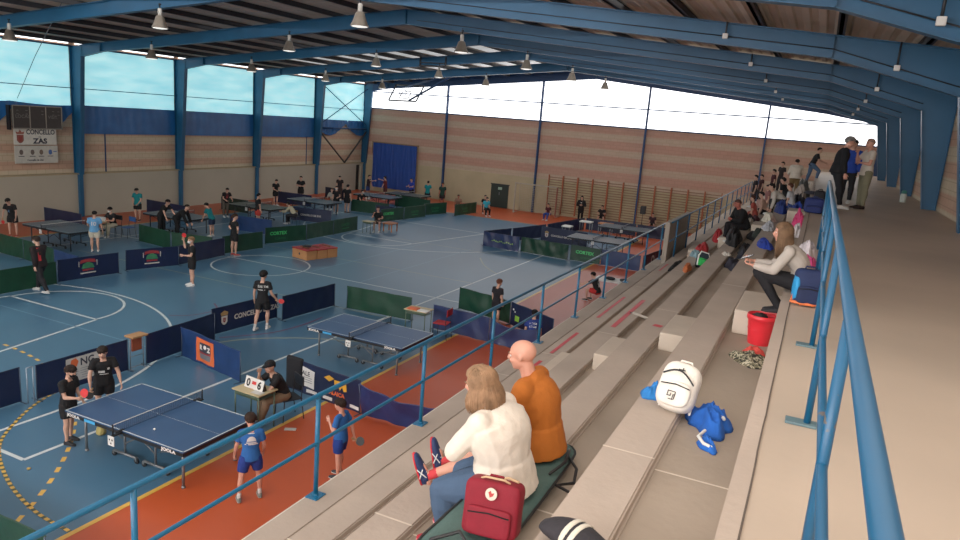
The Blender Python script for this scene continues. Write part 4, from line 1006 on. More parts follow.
barrier(-9.46, 17.66, -7.6, 17.5, mat('violet_blue_cloth', (40, 54, 98), .42, 0, .2, 3., bump=.4, bscale=5), 'violet blue court barrier beside the small wooden desk', seed=10, wr=.035)
barrier(-7.56, 17.48, -6.1, 17.3, MC['violet_blue_cloth'], 'slumped violet blue court barrier over the orange floor', seed=11, wr=.05, sag=.2)
barrier(-9.87, 20.12, -7.85, 19.6, GREEN, 'wrinkled green court barrier behind the standing child', seed=12, wr=.035)
def d_tag(bm, L): rect(bm, (.32, .25, 0), .2, .17, *E3, 0); rect(bm, (.12, .5, 0), .07, .05, *E3, 1); rect(bm, (.2, .44, 0), .05, .05, *E3, 1)
barrier(-7.8, 19.55, -6.1, 18.6, NAVY, 'dark navy court barrier with a small lime square, by the stand', seed=13, decal=S_(d_tag, [mat('lime_patch', (150, 214, 70), .5), WHITE], 'patch'), wr=.02)
# far side of the open floor, left enclosures
barrier(-21.1, 16.68, -20.55, 18.45, NAVY, 'navy court barrier with red and green club logo, left of the raised paddle', seed=14, decal=S_(d_club, [LOGR, LOGG, PAPER], 'club_logo'))
barrier(-21.15, 14.25, -20.95, 16.28, NAVY, 'navy court barrier with a red and green club logo, right of the walking man', seed=15, decal=S_(d_club, [LOGR, LOGG, PAPER], 'club_logo'))
barrier(-20.98, 12.15, -20.98, 14.1, GREEN, 'green court barrier at the left edge before the walking man', seed=16)
barrier(-20.98, 10.1, -20.98, 12.1, GREEN, 'green court barrier just outside the left picture edge', seed=17)
barrier(-20.6, 18.5, -20.72, 20.85, NAVY, 'plain navy court barrier behind the boy raising his paddle', seed=18)
barrier(-20.98, 21.0, -20.8, 23.1, GREEN, 'green court barrier behind the woman with hands on hips', seed=19)
barrier(-21.35, 23.85, -20.8, 25.95, GREEN, 'green court barrier with bright green lettering behind the cardboard boxes', seed=20, decal=S_(d_cortex, [BRG, BRG2], 'green_lettering'))
barrier(-20.85, 26.05, -20.88, 28.1, GREEN, 'plain green court barrier, second of the far left green row', seed=21)
barrier(-20.88, 28.12, -20.95, 30.2, GREEN, 'green court barrier with dull green lettering left of the seated referee', seed=22, decal=S_(d_cort_mid, [BRG2], 'green_lettering'))
barrier(-25.1, 20.5, -23.0, 20.25, GREEN, 'green court barrier between the first two tables by the left wall', seed=24)
barrier(-22.9, 20.22, -21.1, 20.6, GREEN, 'green court barrier joining the row near the woman with hands on hips', seed=25)
barrier(-26.9, 15.6, -24.8, 15.5, GREEN, 'dark green court barrier behind the walking man, left piece', seed=26)
barrier(-24.8, 15.5, -22.7, 15.2, GREEN, 'dark green court barrier behind the walking man, middle piece', seed=27)
barrier(-22.7, 15.2, -21.2, 15.0, MIDB, 'short blue court barrier right behind the walking man', seed=28)
barrier(-31.0, 20.4, -28.5, 20.4, NAVY, 'navy court barrier standing against the left wall behind the nearest left table', seed=29)
barrier(-30.9, 25.75, -27.9, 25.65, NAVY, 'navy court barrier by the left wall right of the boy in teal', seed=30)
barrier(-29.9, 29.85, -27.9, 29.8, mat('dark_green_cloth', (22, 44, 34), .5), 'dark green court barrier by the left wall near the third table', seed=31)
barrier(-30.3, 34.7, -27.6, 34.85, NAVY, 'navy court barrier before the boy with crossed arms at the left wall', seed=32)
barrier(-30.2, 39.6, -28.4, 39.5, mat('navy_dark_cloth', (16, 26, 50), .5), 'dark barrier by the left wall near the farthest corner', seed=33)
barrier(-25.1, 30.0, -22.9, 30.6, NAVY, 'navy court barrier with a small crest and white lettering, far left', seed=34, decal=S_(d_concello_s, CC, 'banner_lettering'))
barrier(-24.9, 25.4, -22.6, 25.7, MIDB, 'blue court barrier behind the woman, beside the third table', seed=35)
barrier(-22.9, 34.8, -21.7, 34.9, NAVY, 'navy court barrier beyond the seated referee', seed=36)
barrier(-21.65, 33.4, -21.35, 35.4, GREEN, 'green court barrier with green lettering behind the seated referee', seed=37, decal=S_(d_cortex, [BRG, BRG2], 'green_lettering'))
barrier(-21.35, 35.45, -21.1, 37.5, GREEN, 'green court barrier with dull lettering right of the seated referee', seed=38, decal=S_(d_cort_mid, [BRG2], 'green_lettering'))
barrier(-21.5, 38.0, -21.0, 40.0, GREEN, 'green court barrier with lettering left of the bare legged players', seed=39, decal=S_(d_cort_mid, [BRG2], 'green_lettering'))
barrier(-20.1, 39.4, -19.9, 42.1, GREEN, 'farthest green court barrier, beside the seated turquoise shirt', seed=40, decal=S_(d_cort_mid, [BRG2], 'green_lettering'))
barrier(-25.2, 35.6, -22.7, 35.9, GREEN, 'green court barrier deep in the far left corner group', seed=41)
barrier(-24.9, 40.1, -22.2, 40.0, GREEN, 'green court barrier in front of the table by the blue curtain', seed=42)
# far right enclosure
barrier(-14.3, 31.35, -12.35, 31.2, MC['violet_blue_cloth'], 'blue court barrier with yellow script at the near corner of the far right enclosure', seed=43, decal=S_(d_script, [mat('script_lime', (150, 190, 90), .5)], 'script'), wr=.04)
barrier(-12.3, 31.35, -9.85, 31.1, GREEN, 'creased green court barrier in the middle of the far right enclosure front', seed=44, wr=.05)
barrier(-9.78, 31.25, -8.35, 31.2, GREEN, 'green court barrier with bright lettering just above the guard rail', seed=45, decal=S_(d_cortex, [BRG, BRG2], 'green_lettering'))
barrier(-8.3, 31.25, -6.5, 31.1, MIDB, 'blue court barrier at the right end of the far enclosure front', seed=46)
barrier(-14.35, 31.5, -13.75, 33.5, NAVY, 'navy court barrier forming the left side of the far right enclosure', seed=47)
barrier(-12.75, 35.3, -10.2, 35.2, NAVY, 'navy court barrier with round crest and white lettering in the far right enclosure', seed=48, decal=S_(d_concello_s, CC, 'banner_lettering'), h=.75)
barrier(-13.7, 33.6, -13.0, 36.6, NAVY, 'dark side barrier of the far right enclosure', seed=49)
barrier(-12.95, 36.7, -12.3, 41.4, NAVY, 'long dark barrier at the back left of the far right enclosure', seed=50)
barrier(-12.2, 41.5, -9.2, 41.6, NAVY, 'dark barrier before the wall bars, left piece', seed=51)
barrier(-9.1, 41.6, -6.2, 41.6, NAVY, 'dark barrier before the wall bars, right piece', seed=52)
barrier(-6.4, 31.2, -6.1, 33.8, NAVY, 'dark barrier seen through the rail at the right of the enclosure', seed=53, decal=[(lambda bm, L: (disc(bm, (L*.5, .38, 0), .2, *E3, 0), disc(bm, (L*.5, .38, 2), .12, *E3, 1)), [PAPER, INK], 'round_logo')])
barrier(-9.3, 4.95, -7.8, 4.93, GREEN, 'green court barrier peeking in at the bottom left corner', seed=54)
barrier(-11.3, 5.0, -9.35, 4.96, MIDB, 'blue court barrier at the bottom left corner', seed=55)

# ------------------------------------------------------------------ small furniture on the floor
def desk(x, y, rz, label, w=.7, d=.5, h=.76):
    t = thing('school_desk', label, 'desk', (x, y, 0), rz); LEGG = mat('desk_leg_green', (86, 104, 84), .5, .2)
    bm = NB(); box2(bm, (-w/2, -d/2, h-.025), (w/2, d/2, h), bev=.006); obj('desk_top', bm, [mat('desk_wood', (190, 172, 130), .5, 0, .15, 5.)], t)
    for sx in (-1, 1):
        for sy in (-1, 1): bm = NB(); cyl(bm, (sx*(w/2-.05), sy*(d/2-.05), 0), (sx*(w/2-.05), sy*(d/2-.05), h-.025), .014, 8); obj('leg', bm, [LEGG], t)
    bm = NB(); box2(bm, (-w/2+.05, -d/2+.04, h-.09), (w/2-.05, -d/2+.06, h-.03)); box2(bm, (-w/2+.05, -d/2+.04, h-.12), (w/2-.05, d/2-.05, h-.115)); obj('shelf', bm, [LEGG], t)
    return t
def chair(x, y, rz, label, col=(26, 28, 34), legc=(40, 42, 46), sh=.45):
    t = thing('chair', label, 'chair', (x, y, 0), rz); cm = cloth(col, .5); lm = cloth(legc, .4)
    bm = NB(); box2(bm, (-.2, -.2, sh-.02), (.2, .2, sh), bev=.008); obj('seat', bm, [cm], t)
    bm = NB(); box2(bm, (-.2, -.23, sh+.22), (.2, -.205, sh+.42), bev=.008); obj('backrest', bm, [cm], t)
    for sx in (-1, 1):
        bm = NB(); tube(bm, [(sx*.19, .2, 0), (sx*.18, .17, sh-.02)], .011, 8); obj('leg', bm, [lm], t)
        bm = NB(); tube(bm, [(sx*.19, -.24, 0), (sx*.18, -.18, sh), (sx*.18, -.22, sh+.42)], .011, 8); obj('leg', bm, [lm], t)
    return t
FC = lambda dx, dy: math.atan2(-dx, dy)
desk(-9.02, 9.86, -.05, 'small school desk with a score flipper in front of the umpire in a cap')
t = thing('score_flipper', 'white flip scoreboard on the umpire desk by the near table', 'scoreboard', (-9.0, 9.86, .762), -.12)
bm = NB(); prism(bm, [(-.24, -.06, 0), (-.24, .06, 0), (-.24, 0, .21)], (.48, 0, 0)); obj('stand', bm, [BLACK], t)
bm = NB(); R_ = V((1, 0, 0)); U_ = V((0, .06, .21)).normalized(); rect(bm, (0, -.034, .105), .5, .215, R_, U_, 0, .001); obj('back_panel', bm, [WHITE], t)
for x, s_ in ((-.15, '0'), (.15, '6')):
    bm = NB(); R_ = V((1, 0, 0)); U_ = V((0, .06, .21)).normalized(); rect(bm, (x, -.034, .105), .17, .2, R_, U_, 0, .004); text_bm(bm, s_, .2, V((x-.055, -.034, .105))-U_*.07, R_, U_, 1, .008, bold=.008); obj('digit_card', bm, [WHITE, BLACK], t)
bm = NB(); rect(bm, (0, -.034, .12), .11, .06, R_, U_, 0, .006); rect(bm, (0, -.034, .07), .11, .06, R_, U_, 1, .006); obj('set_card', bm, [RED, WHITE], t)
bm = NB(); box2(bm, (-8.94, 9.66, .762), (-8.72, 9.8, .77)); tag(obj('paper_sheet', bm, [PAPER]), 'sheet of paper on the umpire desk', 'paper')
chair(-8.74, 10.5, FC(-.45, -1), 'dark chair under the umpire in a cap')
desk(-9.5, 16.85, .05, 'small wooden desk with papers and a bag behind the second table')
chair(-8.85, 17.05, FC(-1, -.1), 'red chair at the small wooden desk', (176, 34, 40))
bm = NB(); box2(bm, (-9.75, 16.62, .762), (-9.45, 16.84, .80), bev=.005); tag(obj('score_folder', bm, [OR2]), 'orange folder lying open on the small wooden desk', 'folder')
bm = NB(); box2(bm, (-9.42, 16.6, .762), (-9.12, 16.82, .785), bev=.004); tag(obj('paper_pile', bm, [WHITE]), 'white papers on the small wooden desk', 'paper')
# towel stand in the barrier gap
t = thing('towel_stand', 'light metal towel stand with an orange brown cloth in the barrier gap', 'stand', (-13.2, 10.65, 0), 0)
bm = NB()
for y in (-.17, .17): cyl(bm, (0, y, 0), (0, y, .78), .011, 8)
for z in (.05, .3): cyl(bm, (0, -.17, z), (0, .17, z), .009, 8)
box2(bm, (-.12, -.18, 0), (.12, -.16, .012)); box2(bm, (-.12, .16, 0), (.12, .18, .012)); obj('frame', bm, [GREY], t)
bm = NB(); box2(bm, (-.14, -.2, .75), (.14, .2, .79), bev=.006); obj('tray', bm, [mat('tray_tan', (176, 130, 84), .6)], t)
bm = NB(); box2(bm, (-.02, -.13, .42), (.03, .12, .76), bev=.01); obj('towel', bm, [mat('towel_rust', (150, 70, 40), .9)], t)
t = thing('towel_stand', 'bare pale metal stand between the two navy barriers at the far left', 'stand', (-13.2, 8.23, 0), 0)
bm = NB()
for y in (-.06, .06): cyl(bm, (0, y, 0), (0, y, .72), .012, 8)
cyl(bm, (0, -.06, .72), (0, .06, .72), .012, 8); obj('frame', bm, [mat('pale_metal', (150, 166, 184), .4, .3)], t)
# boxes
CARD = mat('cardboard', (196, 136, 84), .8, 0, .15, 3.); REDL = mat('box_red', (170, 40, 44), .6)
def cbox(x, y, rz, w, d, h, l):
    t = thing('cardboard_box', l, 'box', (x, y, 0), rz); bm = NB(); box2(bm, (-w/2, -d/2, 0), (w/2, d/2, h-.03), bev=.008); disc(bm, (-.0, -d/2-.001, h*.5), .05, (1, 0, 0), (0, 0, 1), 1); obj('carton', bm, [CARD, INK], t)
    bm = NB(); box2(bm, (-w/2-.01, -d/2-.01, h-.05), (w/2+.01, d/2+.01, h), bev=.006); obj('lid', bm, [REDL], t)
    bm = NB(); box2(bm, (-w*.3, -.012, h), (w*.3, .012, h+.03)); obj('carry_strap', bm, [mat('strap_brown', (110, 70, 40), .6)], t)
    return t
cbox(-18.33, 22.80, -.25, .95, .5, .42, 'nearest of the three cardboard boxes in a row, black case on its lid')
cbox(-18.2, 23.32, -.24, .93, .49, .40, 'middle one of the three cardboard boxes in a row on the open floor')
cbox(-18.07, 23.84, -.25, .93, .49, .41, 'farthest of the three cardboard boxes in a row on the open floor')
bm = NB(); bx(bm, (-18.35, 22.95, .475), (.34, .2, .05), Matrix.Rotation(.7, 3, 'Z'), bev=.01); bx(bm, (-18.28, 22.95, .515), (.3, .18, .03), Matrix.Rotation(.5, 3, 'Z'), bev=.01); tag(obj('paddle_case', bm, [BLACK]), 'black case lying on the nearer cardboard box', 'case')
# referee desk and bench
desk(-20.05, 29.9, 0, 'small green desk left of the seated referee', .55, .45, .62)
bm = NB(); box2(bm, (-19.95, 30.95, .40), (-19.35, 31.6, .46), bev=.01)
for sx in (-19.9, -19.42):
    for sy in (31.0, 31.52): box2(bm, (sx, sy, 0), (sx+.05, sy+.05, .40))
tag(obj('wooden_bench', bm, [mat('bench_orange', (176, 104, 60), .6)]), 'low orange wooden bench right of the seated referee', 'bench')
chair(-20.1, 30.75, FC(.5, -1), 'dark chair under the seated referee')
# left side scorer tables
desk(-26.75, 19.85, 0, 'small white desk in front of the masked scorer at the left', .7, .45, .7); chair(-26.7, 20.62, FC(.1, -1), 'dark chair of the masked scorer at the left')
bm = NB(); box2(bm, (-26.95, 19.85, .702), (-26.55, 20.1, .86), bev=.02); tag(obj('score_box', bm, [WHITE]), 'white score box on the desk of the masked scorer', 'box')
chair(-26.05, 20.75, FC(0, -1), 'blue chair right of the masked scorer', (40, 80, 140)); chair(-24.0, 29.0, FC(1, .2), 'dark chair under the scorer in white by the third table')
chair(-26.4, 35.4, FC(.2, -1), 'dark chair in the far group by the left wall')
for (x, y, l) in ((-28.5, 17.9, 'white towel box on the rail side of the nearest left table'), (-28.3, 23.5, 'white towel box by the second left table')):
    bm = NB(); lathe(bm, (x, y+1.6, .76), [(.12, 0), (.13, .1), (.10, .26), (.02, .3)], 10)
    bm.free()
# far right enclosure furniture
for i, (x, y, z, w, m, l) in enumerate(((-11.9, 40.5, .0, .7, WHITE, 'white chair beside the standing dark figure'), (-10.8, 40.8, 0, .8, mat('crate_orange', (186, 120, 80), .7), 'orange brown desk in the far right enclosure'), (-12.1, 37.6, 0, .5, WHITE, 'pale chair at the left of the far right enclosure'))):
    t = thing('small_desk', l, 'desk', (x, y, z)); bm = NB(); box2(bm, (-w/2, -.3, .6), (w/2, .3, .66)); obj('desk_top', bm, [m], t)
    for sx in (-1, 1):
        for sy in (-.25, .25): bm = NB(); box2(bm, (sx*(w/2-.05)-.02, sy-.02, 0), (sx*(w/2-.05)+.02, sy+.02, .6)); obj('leg', bm, [GREY], t)
t = thing('desk_fan', 'black speaker on a stand before the wall bars', 'speaker', (-9.5, 44.4, 0)); t.name = 'loudspeaker'
bm = NB(); bx(bm, (0, 0, 1.3), (.32, .28, .5), bev=.03); obj('cabinet', bm, [BLACK], t); bm = NB(); cyl(bm, (0, 0, .3), (0, 0, 1.1), .02, 8)
for a in (0, 2.1, 4.2): cyl(bm, (0, 0, .45), (.4*math.cos(a), .4*math.sin(a), 0), .012, 6)
obj('stand', bm, [BLACK], t)
# white bag table behind the rail post (by the seated spectator at the floor)
t = thing('folding_table', 'low white covered table seen through the rail beside the crouching person', 'table', (-6.2, 26.2, 0))
bm = NB(); box2(bm, (-.9, -.4, .45), (.9, .4, .5), bev=.01); obj('table_top', bm, [WHITE], t)
for sx in (-.8, .8):
    for sy in (-.3, .3): bm = NB(); cyl(bm, (sx, sy, 0), (sx, sy, .45), .015, 8); obj('leg', bm, [GREY], t)
for i, (dx, c) in enumerate(((-.3, (40, 44, 50)), (.25, (60, 62, 66)))):
    bm = NB(); ell(bm, (-6.2+dx, 26.1, .56), (.2, .12, .07), None, 2); tag(obj('hat', bm, [cloth(c)]), ['dark cap on the low white table, left', 'grey cap on the low white table, right'][i], 'cap')
# yellow bag + ball under near table
bm = NB(); lathe(bm, (-10.95, 8.05, 0), [(.06, 0), (.085, .03), (.08, .12), (.03, .2), (.045, .24)], 12); tag(obj('drink_bag', bm, [mat('bag_straw', (206, 186, 110), .7)], smooth=True), 'small straw yellow bag on the floor under the near table', 'bag')
bm = NB(); ell(bm, (-9.05, 7.6, .78), (.02, .02, .02), None, 2); tag(obj('ball', bm, [WHITE]), 'white table tennis ball on the near table', 'ball')
bm = NB(); ell(bm, (-10.75, 6.6, .02), (.03, .03, .02), None, 2); tag(obj('bottle_cap', bm, [mat('cap_amber', (206, 168, 84), .6)]), 'amber scrap on the blue floor near the boys feet', 'litter')
bm = NB(); bx(bm, (-8.35, 10.1, .01), (.22, .1, .015), Matrix.Rotation(.5, 3, 'Z'), bev=.003); tag(obj('paper_scrap', bm, [PAPER]), 'pale scrap on the yellow boundary line', 'litter')
# black jacket over the barrier corner
def cloth_pile(name, label, cat, loc, size, col, seed=0, rz=0., amp=.3, rough=.9, col2=None, vox=.012):
    """crumpled fabric heaped on a surface: ragged outline, ridged folds, thin edge"""
    bm = NB(); M_ = Matrix.Rotation(rz, 3, 'Z'); na, nr = 56, 14; rows_ = []
    sd = V((seed*3.17, seed*1.31, seed*.7))
    cen = None
    for i in range(nr+1):
        t = i/nr; row = []
        for j in range(na):
            a = 2*PI*j/na; d = V((math.cos(a), math.sin(a), 0))
            R_ = 1 + .42*noise.noise(d*1.1+sd) + .20*noise.noise(d*3.1+sd)
            p = d*t*R_; q = p*1.0
            fold = (1-abs(noise.noise(q*2.1+sd))*2.2); fold2 = (1-abs(noise.noise(q*4.6+sd*2))*2.4)
            prof_ = (1-t**2.6)
            h = prof_*(.42 + .42*max(0, fold) + .22*max(0, fold2) + .25*noise.noise(q*1.3+sd*3))
            h = max(h, .02)
            if i == nr: h = 0
            if i == nr-1: h = max(h, .10)
            row.append(bm.verts.new(M_ @ V((p.x*size[0]/2, p.y*size[1]/2, h*size[2]*1.15))))
            if i == 0: break
        rows_.append(row)
    for j in range(na): bm.faces.new((rows_[0][0], rows_[1][j], rows_[1][(j+1) % na]))
    for i in range(1, nr):
        for j in range(na): bm.faces.new((rows_[i][j], rows_[i+1][j], rows_[i+1][(j+1) % na], rows_[i][(j+1) % na]))
    bm.faces.new(rows_[nr][::-1])
    bmesh.ops.smooth_vert(bm, verts=[v for r_ in rows_[:-1] for v in r_], factor=.5, use_axis_x=True, use_axis_y=True, use_axis_z=True)
    o = obj(name, bm, [mat('fabric_%d_%d_%d' % col, col, rough, 0, .25, 8., bump=.5, bscale=18)], None, (loc[0], loc[1], loc[2]+.003), smooth=True)
    return tag(o, label, cat)
# scoreboard and signs on the left wall
t = thing('wall_scoreboard', 'dark three column scoreboard on the left wall above the town sign', 'scoreboard', (XL+.50, 20.63, 4.62))
bm = NB(); box2(bm, (-.05, -1.1, -.47), (.05, 1.1, .5), bev=.01); obj('panel', bm, [mat('board_brown', (62, 54, 50), .6)], t)
bm = NB()
for y in (-1.1, -.36, .36, 1.1): box2(bm, (.05, y-.02, -.47), (.065, y+.02, .5))
for z in (-.47, .5): box2(bm, (.05, -1.12, z-.02), (.065, 1.12, z+.02))
obj('border', bm, [mat('board_border', (150, 142, 128), .6)], t)
bm = NB(); text_bm(bm, 'LOCAL', .2, (.055, -1.0, -.02), (0, 1, 0), (0, 0, 1), 0, .004); text_bm(bm, 'VISIT.', .2, (.055, .45, -.02), (0, 1, 0), (0, 0, 1), 0, .004)
for y in (-.9, -.5, .2, .7, .95):
    for z in (.15, .3): rect(bm, (.058, y, z), .1, .02, (0, 1, 0), (0, 0, 1), 0)
obj('lettering', bm, [mat('board_print', (126, 122, 112), .6)], t)
bm = NB(); box2(bm, (-.28, -1.18, -.55), (-.05, -1.12, .5)); obj('bracket', bm, [BLACK], t)
t = thing('town_sign', 'white sign with red crest and town name under the scoreboard', 'sign', (XL+.3, 20.63, 3.79))
bm = NB(); box2(bm, (-.02, -.96, -.36), (.02, .96, .37), bev=.006); obj('board', bm, [mat('sign_white', (222, 218, 204), .6)], t)
bm = NB(); text_bm(bm, 'CONCELLO', .30, (.021, -.42, .10), (0, 1, 0), (0, 0, 1), 0, .004, bold=.008, sx=.82); text_bm(bm, 'DE', .11, (.021, .12, -.05), (0, 1, 0), (0, 0, 1), 0, .004); text_bm(bm, 'ZAS', .31, (.021, -.12, -.30), (0, 1, 0), (0, 0, 1), 0, .004, bold=.014, sx=1.15); obj('lettering', bm, [INK], t)
bm = NB(); crest(bm, 0, 0, .38)
for v in bm.verts: v.co = V((.024+v.co.z*.001, -.69+v.co.x, -.06+v.co.y))
obj('crest', bm, [mat('crest_rust', (150, 80, 64), .6), CRR, mat('crest_rust2', (160, 90, 70), .6)], t)
t = thing('sponsor_sign', 'pale sign with four small logos below the town sign', 'sign', (XL+.3, 20.65, 3.0))
bm = NB(); box2(bm, (-.02, -.98, -.39), (.02, .98, .38), bev=.006); obj('board', bm, [mat('sign_pale', (206, 202, 188), .6)], t)
LG = [mat('logo_grey', (110, 96, 88), .6), mat('logo_brown', (120, 100, 84), .6), mat('logo_blue', (70, 104, 168), .6), INK]
for y, m_ in ((-.7, 0), (-.2, 0), (.2, 1), (.62, 2)):
    bm = NB(); disc(bm, (.024, y, .1), .09, (0, 1, 0), (0, 0, 1), m_, 10, 0, .12); rect(bm, (.024, y, -.08), .26, .03, (0, 1, 0), (0, 0, 1), 3); obj('logo', bm, LG, t)
bm = NB()
rect(bm, (.024, .84, .12), .16, .04, (0, 1, 0), (0, 0, 1), 2); text_bm(bm, 'Concello de Zas', .11, (.021, -.45, -.28), (0, 1, 0), (0, 0, 1), 3, .004, bold=.004); obj('lettering', bm, LG, t)
# big blue curtain in the far corner
t = thing('stage_curtain', 'big plain blue curtain hung in the far left corner', 'curtain', (-30.85, YF-.35, 0))
bm = NB(); nx = 90; g = []
for k in range(8):
    g.append([bm.verts.new((3.85*j/nx, .002*math.sin(j*.9)+.06*noise.noise(V((j*.3, k*.4, 0))), .35+3.35*k/7)) for j in range(nx+1)])
for k in range(7):
    for j in range(nx): bm.faces.new((g[k][j], g[k][j+1], g[k+1][j+1], g[k+1][j])).smooth = True
obj('curtain_cloth', bm, [mat('curtain_blue', (16, 66, 156), .6, 0, .12, 2.)], t)
bm = NB(); cyl(bm, (-.1, 0, 3.74), (4.0, 0, 3.74), .04, 8); cyl(bm, (-.05, 0, 2.9), (-.05, 0, 3.8), .04, 8); cyl(bm, (3.95, 0, .3), (3.95, 0, 3.8), .03, 8); obj('curtain_rail', bm, [mat('rail_tan', (150, 120, 80), .6)], t)
# folded basketball backboard under the roof
t = thing('basketball_hoop', 'folded up basketball backboard hanging under the roof at the far wall', 'basketball hoop', (-27.2, 44.0, 7.35))
bm = NB(); P_ = [V((-1.1, 0, -.5)), V((1.15, 0, -.45)), V((1.55, .3, .62)), (V((-.7, .3, .6)))]
for i in range(4): cyl(bm, P_[i], P_[(i+1) % 4], .055, 8)
quad_ = [V((-.2, -.02, -.3)), V((.5, -.02, -.3)), V((.7, .1, .2)), V((.0, .1, .2))]
for i in range(4): cyl(bm, quad_[i], quad_[(i+1) % 4], .035, 6)
obj('backboard_frame', bm, [DARK], t)
bm = NB(); prv = None
for i in range(17):
    a = 2*PI*i/16; q = V((.15+.28*math.cos(a), -.15, .08+.26*math.sin(a)))
    if prv: cyl(bm, prv, q, .03, 6)
    prv = q
obj('rim', bm, [mat('rim_dark', (80, 60, 60), .5)], t)
bm = NB(); cyl(bm, (.6, 0, -.4), (5.6, -2.8, 1.35), .075, 8); cyl(bm, (.2, .1, .5), (5.6, -2.8, 1.35), .045, 8); cyl(bm, (5.6, -2.8, 1.2), (5.6, -2.8, 1.7), .05, 8); obj('support_arm', bm, [BLUED], t)
t = thing('roof_fitting', 'small dark frame hung between rafters above the middle lamps', 'fitting', (-19.4, 34.3, 8.75))
bm = NB(); box2(bm, (-.8, -.1, -.18), (.8, .1, -.1)); box2(bm, (-.8, -.1, .0), (.8, .1, .05)); box2(bm, (-.8, -.05, -.18), (-.74, .05, .35)); box2(bm, (.74, -.05, -.18), (.8, .05, .35)); obj('frame', bm, [DARK], t)
# goal
t = thing('handball_goal', 'pale handball goal with net standing at the far wall', 'goal', (-16.9, 44.9, 0))
GP = mat('goal_pale', (186, 176, 156), .6); GR = mat('goal_rust', (150, 84, 66), .6)
for sx, m in ((-1.5, GP), (1.5, GR)):
    bm = NB(); box2(bm, (sx-.04, -.04, 0), (sx+.04, .04, 2.04)); obj('goal_post', bm, [m], t)
bm = NB(); box2(bm, (-1.54, -.04, 1.98), (1.54, .04, 2.06)); obj('crossbar', bm, [GP], t)
bm = NB()
for sx in (-1.5, 1.5): cyl(bm, (sx, 0, 1.98), (sx, .8, 1.9), .02, 6); cyl(bm, (sx, .8, 1.9), (sx, 1.0, 0), .02, 6); cyl(bm, (sx, 0, .03), (sx, 1.0, .03), .02, 6)
obj('rear_frame', bm, [GP], t)
bm = NB()
for i in range(25): x = -1.5+3.*i/24; tube(bm, [(x, .8, 1.9), (x, .95, 0.05)], .006, 4, 0, False); tube(bm, [(x, 0, 1.98), (x, .8, 1.9)], .006, 4, 0, False)
for i in range(16): z = .05+1.85*i/15; tube(bm, [(-1.5, .95-.15*z/1.9, z), (1.5, .95-.15*z/1.9, z)], .006, 4, 0, False)
obj('goal_net', bm, [mat('goal_net', (200, 190, 168), .8)], t)
# wall bars
proto = None
RUST = mat('bars_wood', (186, 100, 62), .6, 0, .15, 3.); RUNGM = mat('rung_wood', (148, 104, 72), .6, 0, .15, 3.)
plc = ['leftmost set of wooden wall bars, beside the goal', 'second set of wall bars from the goal', 'third set of wall bars from the goal', 'fourth set of wall bars from the goal', 'fifth set of wall bars from the goal', 'sixth set of wall bars from the goal, by the blue post', 'set of wall bars just right of the blue post', 'second set of wall bars right of the blue post', 'third set of wall bars right of the blue post', 'fourth set of wall bars right of the blue post', 'rightmost set of wall bars, by the guard rail', 'set of wall bars behind the stand front']
for i in range(11):
    x = -16.55 + 1.037*i
    if proto is None:
        t = proto = thing('wall_bars', '', 'wall bars', (x, YF-.2, .1))
        for sx in (0, 1.0): bm = NB(); box2(bm, (sx-.022, -.1, 0), (sx+.022, .05, 2.62)); obj('upright', bm, [RUST], t)
        r = None
        for k in range(15):
            bm = NB() if r is None else None
            if r is None: cyl(bm, (0, -.04, 0), (1.0, -.04, 0), .021, 8); r = obj('rung', bm, [RUNGM], t); q = r
            else: q = r.copy(); C.objects.link(q); q.parent = t
            q.location = (0, 0, .15+.165*k)
    else: t = copy_tree(proto); t.location = (x, YF-.2, .1)
    t['label'] = plc[i]; t['group'] = 'wooden wall bars on the far wall'
# ================================================================== PLAYERS AND SPECTATORS
def rp(col_m):  # small chest/back print blocks
    return col_m
def print_chest(bm, o, r, u, S):
    disc(bm, o+r*.05*S+u*.0*S+V((0, 0, 0)), .016*S, r, u, 0, 12); rect(bm, o-r*.03*S-u*.035*S, .07*S, .03*S, r, u, 0); rect(bm, o-r*.0*S-u*.07*S, .1*S, .008*S, r, u, 0)
def print_back_text(txt, size=.05):
    def f(bm, o, r, u, S): text_bm(bm, txt, size*S, o-r*.065*S+u*.02*S, r, u, 0, 0, bold=.002); rect(bm, o-u*.02*S, .12*S, .012*S, r, u, 0)
    return f
def print_number(txt, size):
    def f(bm, o, r, u, S): text_bm(bm, txt, size*S, o-r*size*.55*S-u*.07*S, r, u, 0, 0, bold=.004)
    return f
def print_shell(bm, o, r, u, S):
    pts = [o+r*.05*S*math.cos(a)+u*(.055*S*math.sin(a)) for a in [PI*i/12 for i in range(13)]]; quad(bm, pts, 0)
    rect(bm, o-u*.016*S, .11*S, .014*S, r, u, 0); rect(bm, o-u*.034*S, .14*S, .012*S, r, u, 0); rect(bm, o+u*.085*S, .07*S, .007*S, r, u, 0)
PW = mat('shirt_print_white', (214, 214, 210), .7); PB = mat('shirt_print_pale_blue', (90, 140, 190), .7)
BK = (22, 22, 24); HB = (40, 28, 22); HD = (24, 18, 16)
W_ = (224, 222, 216)

